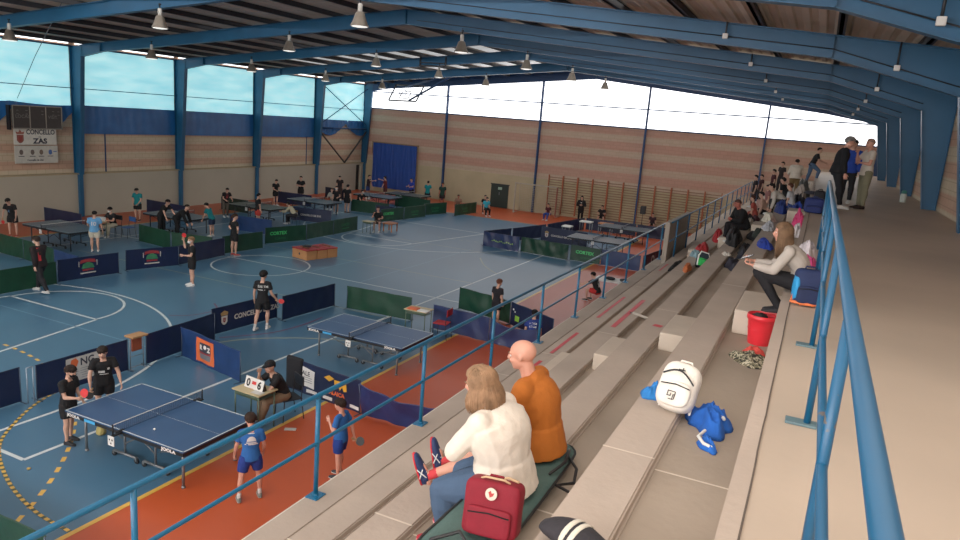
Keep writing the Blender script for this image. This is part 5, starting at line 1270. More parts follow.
# two boys in black at the near table
a = person('boy in black with a dark mask holding a red paddle at the near table corner', (-11.1, 7.55, 0), FC(.9, .2), 1.47, 1, lean=.06, head=(.25, 0), ua=((.1, .35, -1), (.1, .1, -1)), fa=((-.1, 1, .08), (.1, .5, -1)), th=((.05, .12, -1), (.08, -.1, -1)), sh=((0, -.05, -1), (.0, -.1, -1)),
           build=1.0, child=.6, hairc=HB, mask=(20, 20, 22), shoes=(30, 30, 34), sole=(60, 60, 64), hair='short', curl=(.9, .4), palm=[(-1, 0, .2), None])
p, d, pn = a['hand'][0]; paddle(p, (.55, .35, .8), (.1, -1, .1), True, 'red paddle held up by the boy in the dark mask')
b = person('boy in a black printed shirt leaning his hands on the near table end', (-11.45, 8.5, 0), FC(1, -.55), 1.52, 1, lean=.12, head=(.3, -.25), ua=((.35, .35, -1), (.35, .3, -1)), fa=((.05, .45, -1), (.1, .5, -.9)), child=.55, build=1.12, hairc=HB, prints=[(1, print_chest, PW, 'shirt_print')], curl=(.7, .3), shoes=(40, 40, 44))
p, d, pn = b['hand'][0]; paddle(p, (.3, -.5, -.35), (.2, .3, 1), False, 'dark red edged paddle in the hand leaning on the near table')
# two boys in blue
c = person('boy in blue kit seen from behind with a white emblem on his back', (-7.25, 7.85, 0), FC(-.85, .75), 1.44, 1, lean=.05, head=(.2, .1), twist=-.1, ua=((.25, .1, -1), (.3, .05, -1)), fa=((.05, .5, -.8), (.1, .45, -1)), th=((.16, .1, -1), (.22, -.12, -1)), sh=((.05, -.1, -1), (.1, -.12, -1)),
           child=.7, topc=(38, 96, 168), botc=(28, 52, 130), hairc=(52, 34, 24), shoes=(120, 124, 116), sole=(150, 150, 144), sock=(210, 210, 206), prints=[(-1, print_shell, PW, 'shirt_print')], skin=SKIN2)
d_ = person('boy in blue kit in profile with a hand on his chest, black paddle behind him', (-6.5, 9.15, 0), FC(-1, -.12), 1.43, 1, lean=.0, head=(.1, 0), ua=((.15, -.5, -1), (.2, .15, -1)), fa=((.1, -.2, -1), (-.55, .9, .9)), child=.7, topc=(38, 98, 170), botc=(26, 56, 134), hairc=(44, 28, 20), shoes=(60, 60, 66), skin=SKIN2, th=((.04, .12, -1), (.05, -.02, -1)), curl=(.8, .2))
p, d, pn = d_['hand'][0]; paddle(p, (.75, .1, -.1), (0, -1, .4), False, 'black paddle held behind the boy in blue in profile')
# umpire with cap
person('umpire in black shirt and cap resting his head on a hand behind the desk', (-8.80, 10.42, 0), FC(-.5, -1), 1.70, 1, lean=.36, hunch=.2, head=(.1, .35), sit=.53, th=((.12, 1, -.08), (.12, 1, -.08)), sh=((0, .05, -1), (0, .25, -1)), ua=((.35, .75, -.75), (.2, .75, -.8)), fa=((-.35, .1, 1), (-.6, 1, .05)), hair='cap', hairc=HD, bottom='trousers', botc=(120, 96, 74), shoes=(60, 52, 46), topc=BK, prints=[(1, lambda bm, o, r, u, S: rect(bm, o+r*.05*S+u*.01*S, .03*S, .018*S, r, u, 0), PW, 'shirt_print')])
# boy crossing with red paddle
e = person('curly haired boy in black walking past the crest banner with a red paddle', (-13.08, 14.55, 0), FC(-.35, 1), 1.66, 1, lean=.02, head=(.05, -.1), ua=((.22, .12, -1), (.2, -.1, -1)), fa=((.45, .75, -1), (.1, .3, -1)), th=((.05, .32, -1), (.05, -.22, -1)), sh=((0, -.12, -1), (0, -.5, -1)), hair='curly', hairc=(18, 15, 14), shoes=(226, 222, 218), prints=[(-1, print_back_text('ZAS TM'), PW, 'shirt_print')], sock=(220, 218, 214), child=.15, build=.95)
p, d, pn = e['hand'][0]; paddle(p, (.6, .45, -.15), (-.5, .3, -.6), False, 'red paddle in the right hand of the curly haired boy')
# boy raising paddle across the floor
g_ = person('boy in black with white mask raising a red paddle by the club logo barrier', (-18.0, 16.7, 0), FC(-.6, -1), 1.64, 2, head=(.0, .3), ua=((.6, .35, -.25), (.15, .3, -1)), fa=((.1, .15, 1), (-.5, 1, .05)), hairc=(150, 116, 80), mask=(226, 226, 226), sole=(240, 240, 238), shoes=(236, 236, 232), child=.2)
p, d, pn = g_['hand'][0]; paddle(p, (.25, .0, .9), (.4, -1, 0), True, 'red paddle raised by the boy in the white mask')
# walking man in red and black
person('man in black and red tracksuit striding left past the green barrier', (-20.45, 13.25, 0), FC(-1, -.1), 1.76, 2, lean=.1, head=(.15, 0), ua=((.1, .45, -1), (.1, -.4, -1)), fa=((.05, .6, -.9), (.05, -.05, -1)), th=((.04, .55, -1), (.04, -.35, -1)), sh=((0, .15, -1), (0, -.65, -1)), top='jacket', topc=(30, 22, 24), bottom='trousers', botc=(24, 24, 28), shoes=(206, 204, 200), mask=(224, 222, 218), hairc=(46, 34, 28), build=1.05,
       prints=[(1, lambda bm, o, r, u, S: rect(bm, o-r*.05*S-u*.02*S, .05*S, .22*S, r, u, 0), mat('jacket_red', (176, 30, 36), .7), 'red_panel'), (-1, lambda bm, o, r, u, S: rect(bm, o-r*.05*S-u*.02*S, .04*S, .22*S, r, u, 0), MC['jacket_red'], 'red_panel')])
person('woman in black shirt with hands on hips, bare legs, by the far green barrier', (-20.5, 21.15, 0), FC(.3, .9), 1.68, 2, head=(0, -.4), ua=((.8, -.15, -1), (.8, -.15, -1)), fa=((-.8, .35, -.75), (-.8, .35, -.75)), hair='ponytail', hairc=(70, 46, 30), shoes=(170, 60, 60), sole=(220, 220, 216), th=((.03, .05, -1), (.06, -.05, -1)))
# left tables
h_ = person('boy in black at the far left bowing his head, red paddle hanging', (-28.9, 17.7, 0), FC(.5, -1), 1.62, 2, lean=.28, head=(.5, 0), ua=((.3, .1, -1), (.25, .05, -1)), fa=((.1, .15, -1), (.05, .3, -1)), hairc=HD, prints=[(1, print_number('Z', .08), PB, 'shirt_print')], shoes=(190, 90, 70), th=((.1, .1, -1), (.12, .02, -1)))
p, d, pn = h_['hand'][0]; paddle(p, (0, 0, -1), (.3, -1, 0), True, 'red paddle hanging from the hand of the bowing boy')
person('boy in light blue shirt numbered ten and white shorts, seen from behind', (-24.45, 18.0, 0), FC(-.7, .8), 1.56, 2, lean=.08, head=(.3, 0), ua=((.25, .1, -1), (.3, .35, -1)), fa=((.05, .4, -1), (.1, .9, -.3)), topc=(96, 158, 208), botc=(206, 200, 180), hairc=HD, prints=[(-1, print_number('10', .13), PW, 'shirt_number')], build=1.15, sole=W_, shoes=W_)
person('masked scorer in black sitting behind a white desk at the left', (-26.7, 20.55, 0), FC(.1, -1), 1.66, 2, lean=.2, head=(.25, .2), sit=.55, th=((.15, 1, -.05), (.15, 1, -.05)), sh=((0, .1, -1), (0, .1, -1)), ua=((.3, .6, -.9), (.3, .6, -.9)), fa=((-.6, 1, .1), (-.6, 1, .1)), mask=W_, bottom='trousers', botc=(196, 186, 160), hairc=HD)
person('boy in teal shirt and black shorts standing alone before the left wall', (-29.25, 23.85, 0), FC(.45, -1), 1.6, 2, head=(.35, 0), ua=((.12, .25, -1), (.15, .3, -1)), fa=((-.4, .6, -.8), (-.45, .6, -.8)), topc=(22, 128, 132), hairc=HD, shoes=(80, 40, 36))
person('man in black tracksuit bending down beside the second left table', (-24.65, 22.05, 0), FC(1, .3), 1.75, 2, lean=.75, hunch=.2, head=(.2, 0), ua=((.1, .5, -1), (.1, .3, -1)), fa=((.05, .5, -1), (.05, .4, -1)), top='jacket', bottom='trousers', topc=(18, 18, 20), botc=(18, 18, 20), hair='crop', hairc=(40, 32, 28), shoes=(200, 196, 190), sole=(200, 196, 190), th=((.05, .3, -1), (.1, -.2, -1)))
person('man in black shirt reaching a bare arm over the second left table', (-25.7, 22.15, 0), FC(1, .1), 1.72, 2, lean=.5, hunch=.15, head=(.3, 0), ua=((.1, .45, -.9), (.1, .7, -.8)), fa=((.05, .5, -1), (.05, .6, -.8)), hairc=HD, bottom='trousers')
person('boy in teal shirt stooping with an outstretched hand at the second left table', (-24.1, 23.5, 0), FC(-1, -.25), 1.55, 2, lean=.42, head=(.3, 0), ua=((.15, .6, -.9), (.1, .3, -1)), fa=((.1, .9, -.6), (.1, .4, -1)), topc=(20, 120, 126), botc=(28, 44, 70), hairc=HD, shoes=W_)
person('player in black with a red backpack patch by the third left table', (-27.75, 28.0, 0), FC(.8, -.3), 1.6, 3, lean=.25, head=(.4, 0), topc=(26, 22, 24), hairc=HD, prints=[(-1, lambda bm, o, r, u, S: rect(bm, o, .12*S, .16*S, r, u, 0), mat('patch_red', (160, 50, 50), .7), 'red_patch'), (1, lambda bm, o, r, u, S: rect(bm, o, .06*S, .12*S, r, u, 0), MC['patch_red'], 'red_patch')], botc=(90, 80, 70), bottom='trousers', ua=((.2, .4, -1), (.2, .4, -1)), fa=((-.2, .9, -.3), (-.2, .9, -.3)))
person('player in black with a red striped side standing right of the third left table', (-24.6, 26.95, 0), FC(.35, .9), 1.68, 3, head=(.1, 0), ua=((.1, .0, -1), (.12, .1, -1)), hairc=HD, shoes=(150, 60, 50), botc=(190, 60, 50), prints=[(1, lambda bm, o, r, u, S: rect(bm, o+r*.06*S, .03*S, .2*S, r, u, 0), PW, 'white_stripe')])
person('scorer in a cream shirt sitting hunched by the third left table', (-24.0, 29.0, 0), FC(-1, -.25), 1.62, 3, lean=.55, hunch=.2, head=(.3, 0), sit=.55, topc=(196, 186, 156), bottom='trousers', botc=(40, 38, 40), hairc=HD, th=((.1, 1, -.1), (.1, 1, -.1)), ua=((.1, .7, -.8), (.1, .7, -.8)), fa=((-.1, 1, 0), (-.1, 1, 0)), top='shirt')
person('boy in black standing behind the navy barrier at the left wall', (-29.3, 33.6, 0), FC(1, -.3), 1.6, 3, head=(.35, 0), ua=((.1, .3, -1), (.1, .3, -1)), fa=((-.2, .9, -.3), (-.2, .9, -.3)), hairc=HD)
person('boy in black with crossed forearms before the left wall', (-29.2, 35.8, 0), FC(.4, -1), 1.7, 3, head=(.0, 0), ua=((.3, .15, -1), (.3, .15, -1)), fa=((-.8, .6, .15), (-.8, .6, .05)), hairc=HD)
person('player in black with a white mask in the far left group', (-25.2, 34.1, 0), FC(.5, -1), 1.6, 3, mask=W_, hairc=HD, ua=((.1, .1, -1), (.2, .3, -1)), fa=((.05, .3, -1), (-.3, .9, -.2)))
person('seated person in a light grey shirt in the far left group', (-26.4, 35.35, 0), FC(.2, -1), 1.65, 3, lean=.15, sit=.55, topc=(170, 164, 152), bottom='trousers', botc=(40, 42, 44), th=((.1, 1, -.1), (.1, 1, -.1)), hairc=(90, 60, 44), ua=((.3, .4, -1), (.3, .4, -1)), fa=((-.5, 1, .2), (-.5, 1, .2)), top='shirt')
person('slim player in dark clothes before the far left wall', (-28.8, 39.3, 0), FC(.5, -1), 1.64, 3, head=(.3, 0), hairc=HD, topc=(40, 32, 34), botc=(60, 44, 40), bottom='trousers')
person('player in black seen from behind with one bare leg visible, far left group', (-24.9, 34.75, 0), FC(-.1, 1), 1.7, 3, head=(.2, 0), hairc=HD, shoes=(60, 40, 40))
person('dark dressed person leaning forward with a white mask, far left group', (-25.2, 36.4, 0), FC(1, -.4), 1.66, 3, lean=.6, head=(.1, 0), mask=W_, hairc=HD, ua=((.1, .6, -.8), (.1, .6, -.8)), fa=((.1, .9, -.6), (.1, .9, -.6)), bottom='trousers', sit=.7, th=((.1, 1, -.3), (.1, 1, -.3)))
person('player in dark red and blue reaching toward his opponent by the blue curtain', (-28.1, 41.6, 0), FC(1, .2), 1.68, 3, lean=.1, ua=((.1, 1, -.15), (.1, .4, -1)), fa=((.1, 1, .2), (0, .4, -1)), topc=(40, 24, 34), botc=(30, 50, 110), hairc=HD)
person('player in dark red shaking hands by the blue curtain', (-27.05, 42.2, 0), FC(-1, -.2), 1.66, 3, lean=.05, ua=((.1, 1, .05), (.1, .3, -1)), fa=((.1, 1, .2), (0, .4, -1)), topc=(90, 30, 34), botc=(70, 34, 36), hairc=HD)
person('player in a royal blue shirt at the right edge of the blue curtain', (-25.75, 43.6, 0), FC(-.2, -1), 1.6, 3, lean=.1, topc=(40, 62, 170), hairc=HD, ua=((.2, .3, -1), (.2, .3, -1)), fa=((-.2, 1, .0), (-.2, 1, .0)))
person('player in a teal shirt right of the blue curtain, seen from behind', (-23.9, 42.6, 0), FC(-.3, 1), 1.66, 3, lean=.1, topc=(16, 128, 134), hairc=HD, botc=(26, 32, 40))
person('thin player in dark green leaning against the wall post', (-22.8, 42.7, 0), FC(.3, -1), 1.66, 3, topc=(30, 60, 52), hairc=HD, botc=(30, 30, 34), skin=mat('skin_tan', (176, 104, 76), .6), shoes=(150, 80, 60))
person('bare legged player crouching behind the far green barriers', (-20.7, 41.0, 0), FC(.5, -1), 1.55, 3, lean=.4, topc=(150, 110, 90), botc=(60, 50, 48), hairc=HD, sit=.6, th=((.1, 1, -.2), (.1, 1, -.2)), skin=MC['skin_tan'])
person('seated person in a bright turquoise shirt left of the dark door', (-18.95, 41.5, 0), FC(.7, -.6), 1.6, 3, lean=.2, sit=.5, topc=(60, 176, 200), bottom='trousers', botc=(24, 24, 26), th=((.1, 1, -.05), (.1, 1, -.05)), hairc=HD, head=(.2, 0))
person('seated person in black with a dark bag left of the turquoise shirt', (-19.55, 42.6, 0), FC(.5, -.8), 1.6, 3, lean=.3, sit=.45, bottom='trousers', botc=(24, 24, 26), th=((.1, 1, -.05), (.1, 1, -.05)), hairc=HD)
person('referee in black sitting with a raised hand on the open floor edge', (-20.1, 30.8, 0), FC(.5, -1), 1.68, 3, lean=.15, sit=.52, head=(.1, 0), ua=((.3, .5, -.9), (.3, .5, -.9)), fa=((-.3, .5, .9), (-.5, 1, .0)), hairc=(60, 30, 24), bottom='shorts', botc=(90, 76, 70), th=((.1, 1, -.05), (.1, 1, -.05)), skin=SKIN2)
# right enclosure and beyond
person('seated child in red and blue left of the far right enclosure', (-15.3, 43.4, 0), FC(-.3, -1), 1.45, 3, lean=.3, sit=.45, topc=(80, 30, 34), botc=(40, 70, 150), bottom='trousers', th=((.15, 1, -.05), (.15, 1, -.05)), hairc=HD)
person('tall dark figure with long hair standing before the wall bars', (-13.5, 44.4, 0), FC(.15, -1), 1.72, 3, ua=((.3, .15, -1), (.3, .15, -1)), fa=((-.8, .6, .2), (-.8, .6, .2)), hair='long', hairc=(16, 14, 14), top='jacket', topc=(20, 20, 22), bottom='trousers', botc=(18, 18, 20), prints=[(1, lambda bm, o, r, u, S: rect(bm, o+u*.03*S, .05*S, .03*S, r, u, 0), PW, 'pale_patch')])
person('dark seated person holding his knees before the wall bars', (-12.3, 45.2, 0), FC(.1, -1), 1.6, 3, lean=.2, sit=.5, th=((.25, 1, -.0), (.25, 1, -.0)), bottom='shorts', hairc=HD, ua=((.4, .5, -1), (.4, .5, -1)), fa=((-.2, .8, .2), (-.2, .8, .2)))
person('seated person with red bag near the rightmost wall bars', (-9.0, 45.2, 0), FC(.1, -1), 1.5, 3, lean=.25, sit=.4, topc=(60, 40, 46), th=((.2, 1, 0), (.2, 1, 0)), hairc=(70, 40, 30))
person('person lying on dark clothes near the rightmost wall bars', (-7.3, 45.1, 0), FC(-1, -.2), 1.4, 3, lean=-.7, sit=.28, bottom='trousers', topc=(30, 30, 34), th=((.1, 1, .0), (.1, 1, 0)), sh=((0, 1, 0), (0, 1, 0)), hairc=HD)
k_ = person('child in dark shirt standing at the green barrier, seen above the rail', (-8.15, 19.2, 0), FC(.25, .95), 1.46, 2, head=(.2, 0), child=.6, hairc=(110, 60, 40), topc=(30, 28, 34), botc=(34, 30, 34), bottom='shorts', shoes=W_, sole=W_)
person('crouching spectator in blue and white top behind the bald head', (-6.35, 17.6, 0), FC(-.3, 1), 1.6, 2, lean=.45, hunch=.3, sit=.38, topc=(36, 56, 130), bottom='trousers', botc=(22, 22, 26), th=((.2, 1, .1), (.2, 1, .1)), hairc=HD, prints=[(-1, lambda bm, o, r, u, S: (rect(bm, o, .12*S, .03*S, r, u, 0), rect(bm, o-u*.06*S, .12*S, .03*S, r, u, 0)), PW, 'white_stripes')])
person('crouching child in black and white with a red armband below the rail', (-6.45, 24.3, 0), FC(-.8, .2), 1.5, 2, lean=.4, sit=.38, head=(.3, 0), topc=(26, 26, 28), prints=[(-1, lambda bm, o, r, u, S: rect(bm, o, .05*S, .2*S, r, u, 0), PW, 'white_stripe')], botc=(180, 40, 40), th=((.2, 1, .1), (.2, 1, .1)), hairc=HD, ua=((.2, .8, -.6), (.2, .8, -.6)), fa=((0, 1, -.2), (0, 1, -.2)), shoes=(30, 30, 34))

# ---------------- spectators on the stand
# woman in white (foreground)
wz = Zk(2)
person('woman with long blonde hair in a white sweater and jeans sitting in front', (-1.64, 4.25, wz-.0), FC(-1, -.02), 1.68, 0, lean=.12, hunch=.30, head=(.30, .15), sit=.13, build=1.72, bulk=.165, top='shirt', topc=(238, 226, 210), bottom='jeans', botc=(66, 88, 116), hair='bob', hairc=(164, 126, 94), skin=SKIN2,
       th=((.16, 1, -.40), (.14, 1, -.34)), sh=((.0, .06, -1), (-.10, -.02, -1)), foot=((0, 1, -.05), (0, 1, -.05)), ua=((.05, .5, -.9), (.06, .62, -.88)), fa=((-1.0, .35, -.3), (-1.0, .25, -.2)), shoes=(176, 40, 52), sole=(230, 150, 150), curl=(.5, .5))
person('bald man in an orange brown hooded sweatshirt stretching out bare shins', (-1.62, 4.93, wz), FC(-1, -.06), 1.72, 0, legk=1.12, bulk=.135, lean=.13, hunch=.28, head=(.18, .05), sit=.13, build=1.3, top='hoodie', topc=(190, 104, 34), bottom='shorts', botc=(40, 44, 60), hair=None, hairc=(120, 90, 70), skin=SKIN2,
       th=((-.12, 1, -.42), (.24, 1, -.38)), sh=((-.12, 1, -.55), (.20, 1, -.58)), foot=((.1, .25, 1), (.12, .30, 1)), ua=((.1, .25, -.95), (.1, .25, -.95)), fa=((-.6, .7, -.5), (-.6, .7, -.5)), shoes=(36, 52, 92), sole=(214, 48, 58), stripe=(232, 232, 230), sock=(206, 60, 66))
# girl with phone
gq = person('young woman in a light grey sweater squatting over her phone beside a backpack', (.03, 7.9, H0), FC(-1, -.05), 1.42, 0, legk=1.3, lean=.26, hunch=.46, head=(.10, .0), sit=.085, build=1.02, top='shirt', topc=(190, 180, 170), bottom='leggings', botc=(24, 24, 28), hair='long', hairc=(118, 90, 66), skin=SKIN2,
       th=((.04, 1, .12), (.02, 1, .18)), sh=((0, -.80, -1), (.0, -.74, -1)), foot=((0, 1, 0), (0, 1, 0)), ua=((.1, .5, -.85), (.1, .5, -.85)), fa=((-.14, 1, .10), (-.2, 1, .10)), shoes=(34, 34, 38), sole=(210, 90, 90), curl=(.7, .8), palm=[(-.3, .3, 1), (.3, .3, 1)])
pm_ = (gq['hand'][0][0]+gq['hand'][1][0])/2
bm = NB(); bx(bm, (0, 0, 0), (.075, .15, .009), bev=.004); rect(bm, (0, 0, .005), .068, .138, (1, 0, 0), (0, 1, 0), 1)
o = obj('mobile_phone', bm, [BLACK, mat('screen_dark', (60, 70, 90), .15)]); o.matrix_world = Matrix.Translation(pm_+V((-.02, 0, .03))) @ Matrix.Rotation(-.5, 4, 'Y') @ Matrix.Rotation(.9, 4, 'Z'); tag(o, 'mobile phone in the hands of the young woman', 'phone')
# men standing on the walkway
person('grey haired man in a long black coat standing on the walkway with white shoes', (.40, 19.7, H0), FC(1, .1), 1.78, 2, lean=.12, hunch=.1, head=(.2, -.1), top='jacket', bottom='trousers', topc=(20, 20, 24), botc=(22, 22, 26), hair='short', hairc=(150, 146, 142), shoes=(214, 210, 204), sole=(230, 228, 224), build=1.15, ua=((.1, .0, -1), (.12, .1, -1)), fa=((.05, .25, -1), (.05, .3, -1)), th=((.05, .24, -1), (.06, .34, -1)), sh=((0, .16, -1), (0, .12, -1)), skin=SKIN2)
person('man in a pale shirt and olive trousers with folded arms on the walkway', (1.06, 20.3, H0), FC(-.9, -.35), 1.74, 2, head=(.0, .1), top='tee', bottom='trousers', topc=(214, 200, 184), botc=(122, 116, 92), hair='crop', hairc=(170, 130, 110), shoes=(44, 30, 28), sole=(44, 30, 28), ua=((.35, .5, -.8), (.3, .3, -1)), fa=((-.45, .3, 1), (-.8, .6, .1)), build=1.05, skin=SKIN2)
person('person in a blue jacket half hidden between the two men on the walkway', (.74, 21.9, H0), FC(-.2, -1), 1.7, 2, top='jacket', bottom='trousers', topc=(30, 60, 150), botc=(24, 24, 28), hairc=HD, ua=((.3, .3, -1), (.25, .2, -1)), fa=((-.3, .9, .3), (0, .3, -1)))
# farther up the stand
def fz(k): return Zk(k)
person('heavy person in black jacket sitting beside the parapet of the stand', (-1.72, 21.6, fz(2)), FC(-1, -.7), 1.66, 2, lean=.3, hunch=.2, head=(.2, 0), sit=.12, build=1.3, top='jacket', topc=(18, 18, 20), bottom='trousers', botc=(20, 20, 24), hair='crop', hairc=(90, 60, 50), th=((.15, 1, .0), (.15, 1, 0)), sh=((0, .1, -1), (0, .1, -1)), ua=((.15, .3, -1), (.15, .3, -1)), fa=((-.7, .7, .1), (-.7, .7, .1)), skin=mat('skin_red', (176, 96, 80), .6))
person('child in a red shirt sitting low on the stand by the rail', (-1.72, 25.4, fz(2)), FC(-1, 0), 1.35, 3, lean=.25, sit=.1, topc=(170, 70, 60), th=((.15, 1, .1), (.15, 1, .1)), hairc=(70, 36, 26), botc=(160, 80, 70))
person('person in a pale pink shirt leaning on the child in red', (-1.5, 26.9, fz(2)), FC(-1, -.1), 1.5, 3, lean=.35, sit=.1, topc=(190, 150, 130), th=((.15, 1, .05), (.15, 1, .05)), hairc=HD, top='shirt')
person('person in a white shirt bending far forward on the upper seats', (-.85, 25.2, fz(1)), FC(-1, -.2), 1.66, 3, lean=.85, hunch=.2, sit=.12, topc=(206, 196, 184), top='shirt', hairc=HD, th=((.15, 1, .0), (.15, 1, .0)), bottom='trousers', botc=(40, 38, 40))
person('broad person in a white hooded sweatshirt and khaki trousers seen from behind', (-.80, 30.1, fz(1)-.0), FC(-.15, 1), 1.42, 2, lean=.12, head=(.2, 0), top='hoodie', topc=(222, 210, 192), bottom='trousers', botc=(116, 92, 58), hair='short', hairc=(30, 20, 18), build=1.35, ua=((.25, .3, -1), (.25, .3, -1)), fa=((.0, .8, -.4), (.0, .8, -.4)))
person('young man in black shirt and blue jeans climbing up onto the walkway', (-.35, 36.2, H0-.3), FC(1, .1), 1.72, 2, lean=.35, head=(.0, 0), top='tee', topc=(22, 22, 26), bottom='jeans', botc=(78, 104, 136), hairc=HD, th=((.1, .9, -.7), (.1, -.1, -1)), sh=((0, -.2, -1), (0, -.2, -1)), ua=((.15, .3, -1), (.15, .5, -.9)), fa=((.1, 1, -.3), (.1, 1, -.2)), hair='crop')
for i, (x, y, k, h, c, l, fx) in enumerate(((-2.55, 35.2, 3, 1.5, (26, 22, 26), 'dark haired spectator in black nearest the end of the rail', -1), (-2.5, 38.1, 3, 1.42, (60, 30, 30), 'child in dark red standing far up the stand', -.5), (-1.72, 33.2, 2, 1.38, (70, 30, 36), 'child in dark clothes right of the dark red child', -.8), (-1.65, 38.3, 2, 1.6, (38, 30, 30), 'dark spectator standing highest behind the children', -.3))):
    person(l, (x, y, fz(k)), FC(fx, -.3), h, 3, topc=c, hairc=HD, bottom='trousers', botc=(40, 36, 40), th=((.08, .1, -1), (.08, .0, -1)))
person('child in a patterned pinkish top sitting before the far wall', (-1.7, 31.2, fz(2)), FC(-1, -.4), 1.45, 3, lean=.1, sit=.12, topc=(150, 100, 96), th=((.15, 1, .05), (.15, 1, .05)), hairc=HD, botc=(180, 140, 130), bottom='leggings')
person('dark haired spectator crouching behind the white hooded sweatshirt', (-.9, 27.6, fz(1)), FC(-1, .3), 1.5, 3, lean=.4, sit=.12, topc=(24, 24, 28), th=((.15, 1, .05), (.15, 1, .05)), hairc=HD, bottom='trousers', botc=(30, 30, 34))
person('child in white and blue sitting among the bags on the upper seats', (-.62, 24.0, fz(1)), FC(-1, .2), 1.45, 3, lean=.2, sit=.12, topc=(200, 200, 204), th=((.15, 1, .05), (.15, 1, .05)), hairc=(90, 50, 36), bottom='trousers', botc=(40, 70, 140))
flush()

# ---------------- bags and clothes on the stand
def backpack(label, loc, rot, w, h, d, col, col2=None, zipc=(20, 20, 22), detail=None, nm='backpack', extra=None):
    """upright pack: width along x, depth along y (front = -y), height z; rot = Matrix 3x3"""
    t = bpy.data.objects.new(nm, None); C.objects.link(t); t.matrix_world = Matrix.Translation(V(loc)) @ rot.to_4x4(); tag(t, label, 'backpack' if nm == 'backpack' else 'bag')
    m = cloth(col, .7); m2 = cloth(col2 or col, .7); mz = cloth(zipc, .5)
    def rbox(bm, c, s, e=(.62 if h == .37 else .28 if h == .34 and w == .35 else .42)):
        def sg(x, p): return math.copysign(abs(x)**p, x)
        def fn(dv): return 1
        g = bmesh.ops.create_icosphere(bm, subdivisions=4, radius=1)
        for v in g['verts']:
            q = v.co; v.co = V((c[0]+s[0]/2*sg(q.x, e), c[1]+s[1]/2*sg(q.y, e), c[2]+s[2]/2*sg(q.z, e*.9)))
            v.co += v.co.normalized()*.012*noise.noise(v.co*7+V((len(label), 0, 0)))
        for f in bm.faces: f.smooth = True
    bm = NB(); rbox(bm, (0, 0, h/2), (w, d, h)); obj('main_pocket', bm, [m], t)
    bm = NB(); rbox(bm, (0, -d*.5, h*.30), (w*.80, d*.34, h*.50)); p_ = obj('front_pocket', bm, [m2], t)
    bm = NB(); tube(bm, [(-w*.36, -d*.67, h*.44), (0, -d*.69, h*.475), (w*.36, -d*.67, h*.44)], .005, 6); obj('zipper', bm, [mz], p_)
    bm = NB(); pts = [V((w*.40*math.cos(a), -d*.32, h*.60+h*.34*math.sin(a))) for a in [PI*i/10 for i in range(11)]]; tube(bm, pts, .006, 6); obj('zipper', bm, [mz], t)
    bm = NB(); tube(bm, [(-.05, 0, h*.985), (-.04, 0, h*1.06), (.04, 0, h*1.06), (.05, 0, h*.985)], .009, 8, flat=1.); obj('handle', bm, [m2], t)
    for s in (-1, 1):
        bm = NB(); tube(bm, [(s*w*.25, d*.42, h*.92), (s*w*.3, d*.72, h*.70), (s*w*.34, d*.70, h*.35), (s*w*.4, d*.44, h*.08)], [.02, .024, .018, .01], 8, flat=.35); obj('shoulder_strap', bm, [m2], t)
    if detail: detail(t, w, h, d)
    return t
def rot_from(front, up):
    up = V(up).normalized(); f = V(front); f = (f-up*f.dot(up)).normalized(); y = -f; x = y.cross(up); return Matrix((x, y, up)).transposed()
# white backpack
def wdet(t, w, h, d):
    bm = NB(); pts = [V((w*(-.40+.8*i/10), -d*.56-.012*math.sin(PI*i/10), h*(.66+.16*math.sin(PI*i/10)-.10*i/10))) for i in range(11)]; tube(bm, pts, .007, 6); obj('zipper', bm, [BLACK], t)
    bm = NB(); yy = -d*.69; 
    for (x0, x1, z0, z1) in ((-.05, .05, .14, .15), (-.05, -.04, .08, .15), (-.05, .0, .08, .09), (-.01, .0, .08, .12), (.02, .05, .10, .11), (.02, .03, .05, .11), (-.02, .04, .04, .05), (.04, .05, .05, .15)): box2(bm, (x0*.6-.01, yy-.004, z0*.6+.03), (x1*.6-.01, yy+.0, z1*.6+.03))
    obj('square_logo', bm, [mat('logo_dark', (70, 60, 56), .6)], t)
    bm = NB(); box2(bm, (-.02, -d*.55, h*.80), (.03, -d*.5, h*.815)); box2(bm, (.01, -d*.56, h*.78), (.016, -d*.5, h*.85)); obj('zip_puller', bm, [BLACK], t)
backpack('white backpack with black curved zips lying on the seats above a blue jacket', (-.71, 5.14, Zk(1)+.015), rot_from((-.10, -1, .42), (.10, .55, .85)), .29, .37, .18, (246, 238, 226), detail=wdet)
cloth_pile('jacket', 'blue jacket with white trim crumpled right of the white backpack', 'jacket', (-.44, 5.22, Zk(1)-.07), (.30, .44, .16), (20, 92, 190), 3, .3, .5)
cloth_pile('jacket_sleeve', 'white and blue sleeve trailing toward the camera from the blue jacket', 'sleeve', (-.40, 4.86, Zk(1)-.07), (.10, .24, .06), (24, 100, 200), 5, .5, .4)
bm = NB(); tube(bm, [(-.44, 4.98, Zk(1)-.01), (-.47, 4.90, Zk(1)-.03), (-.42, 4.80, Zk(1)-.03), (-.36, 4.79, Zk(1)-.04)], .012, 6); tube(bm, [(-.40, 5.28, Zk(1)+.05), (-.34, 5.18, Zk(1)+.03)], .014, 6); tag(obj('jacket_trim', bm, [WHITE]), 'white piping of the crumpled blue jacket', 'trim')
cloth_pile('jacket', 'blue cloth tip poking out left of the white backpack', 'jacket', (-.90, 5.42, Zk(1)), (.16, .24, .09), (40, 132, 214), 8, -.4, .3)
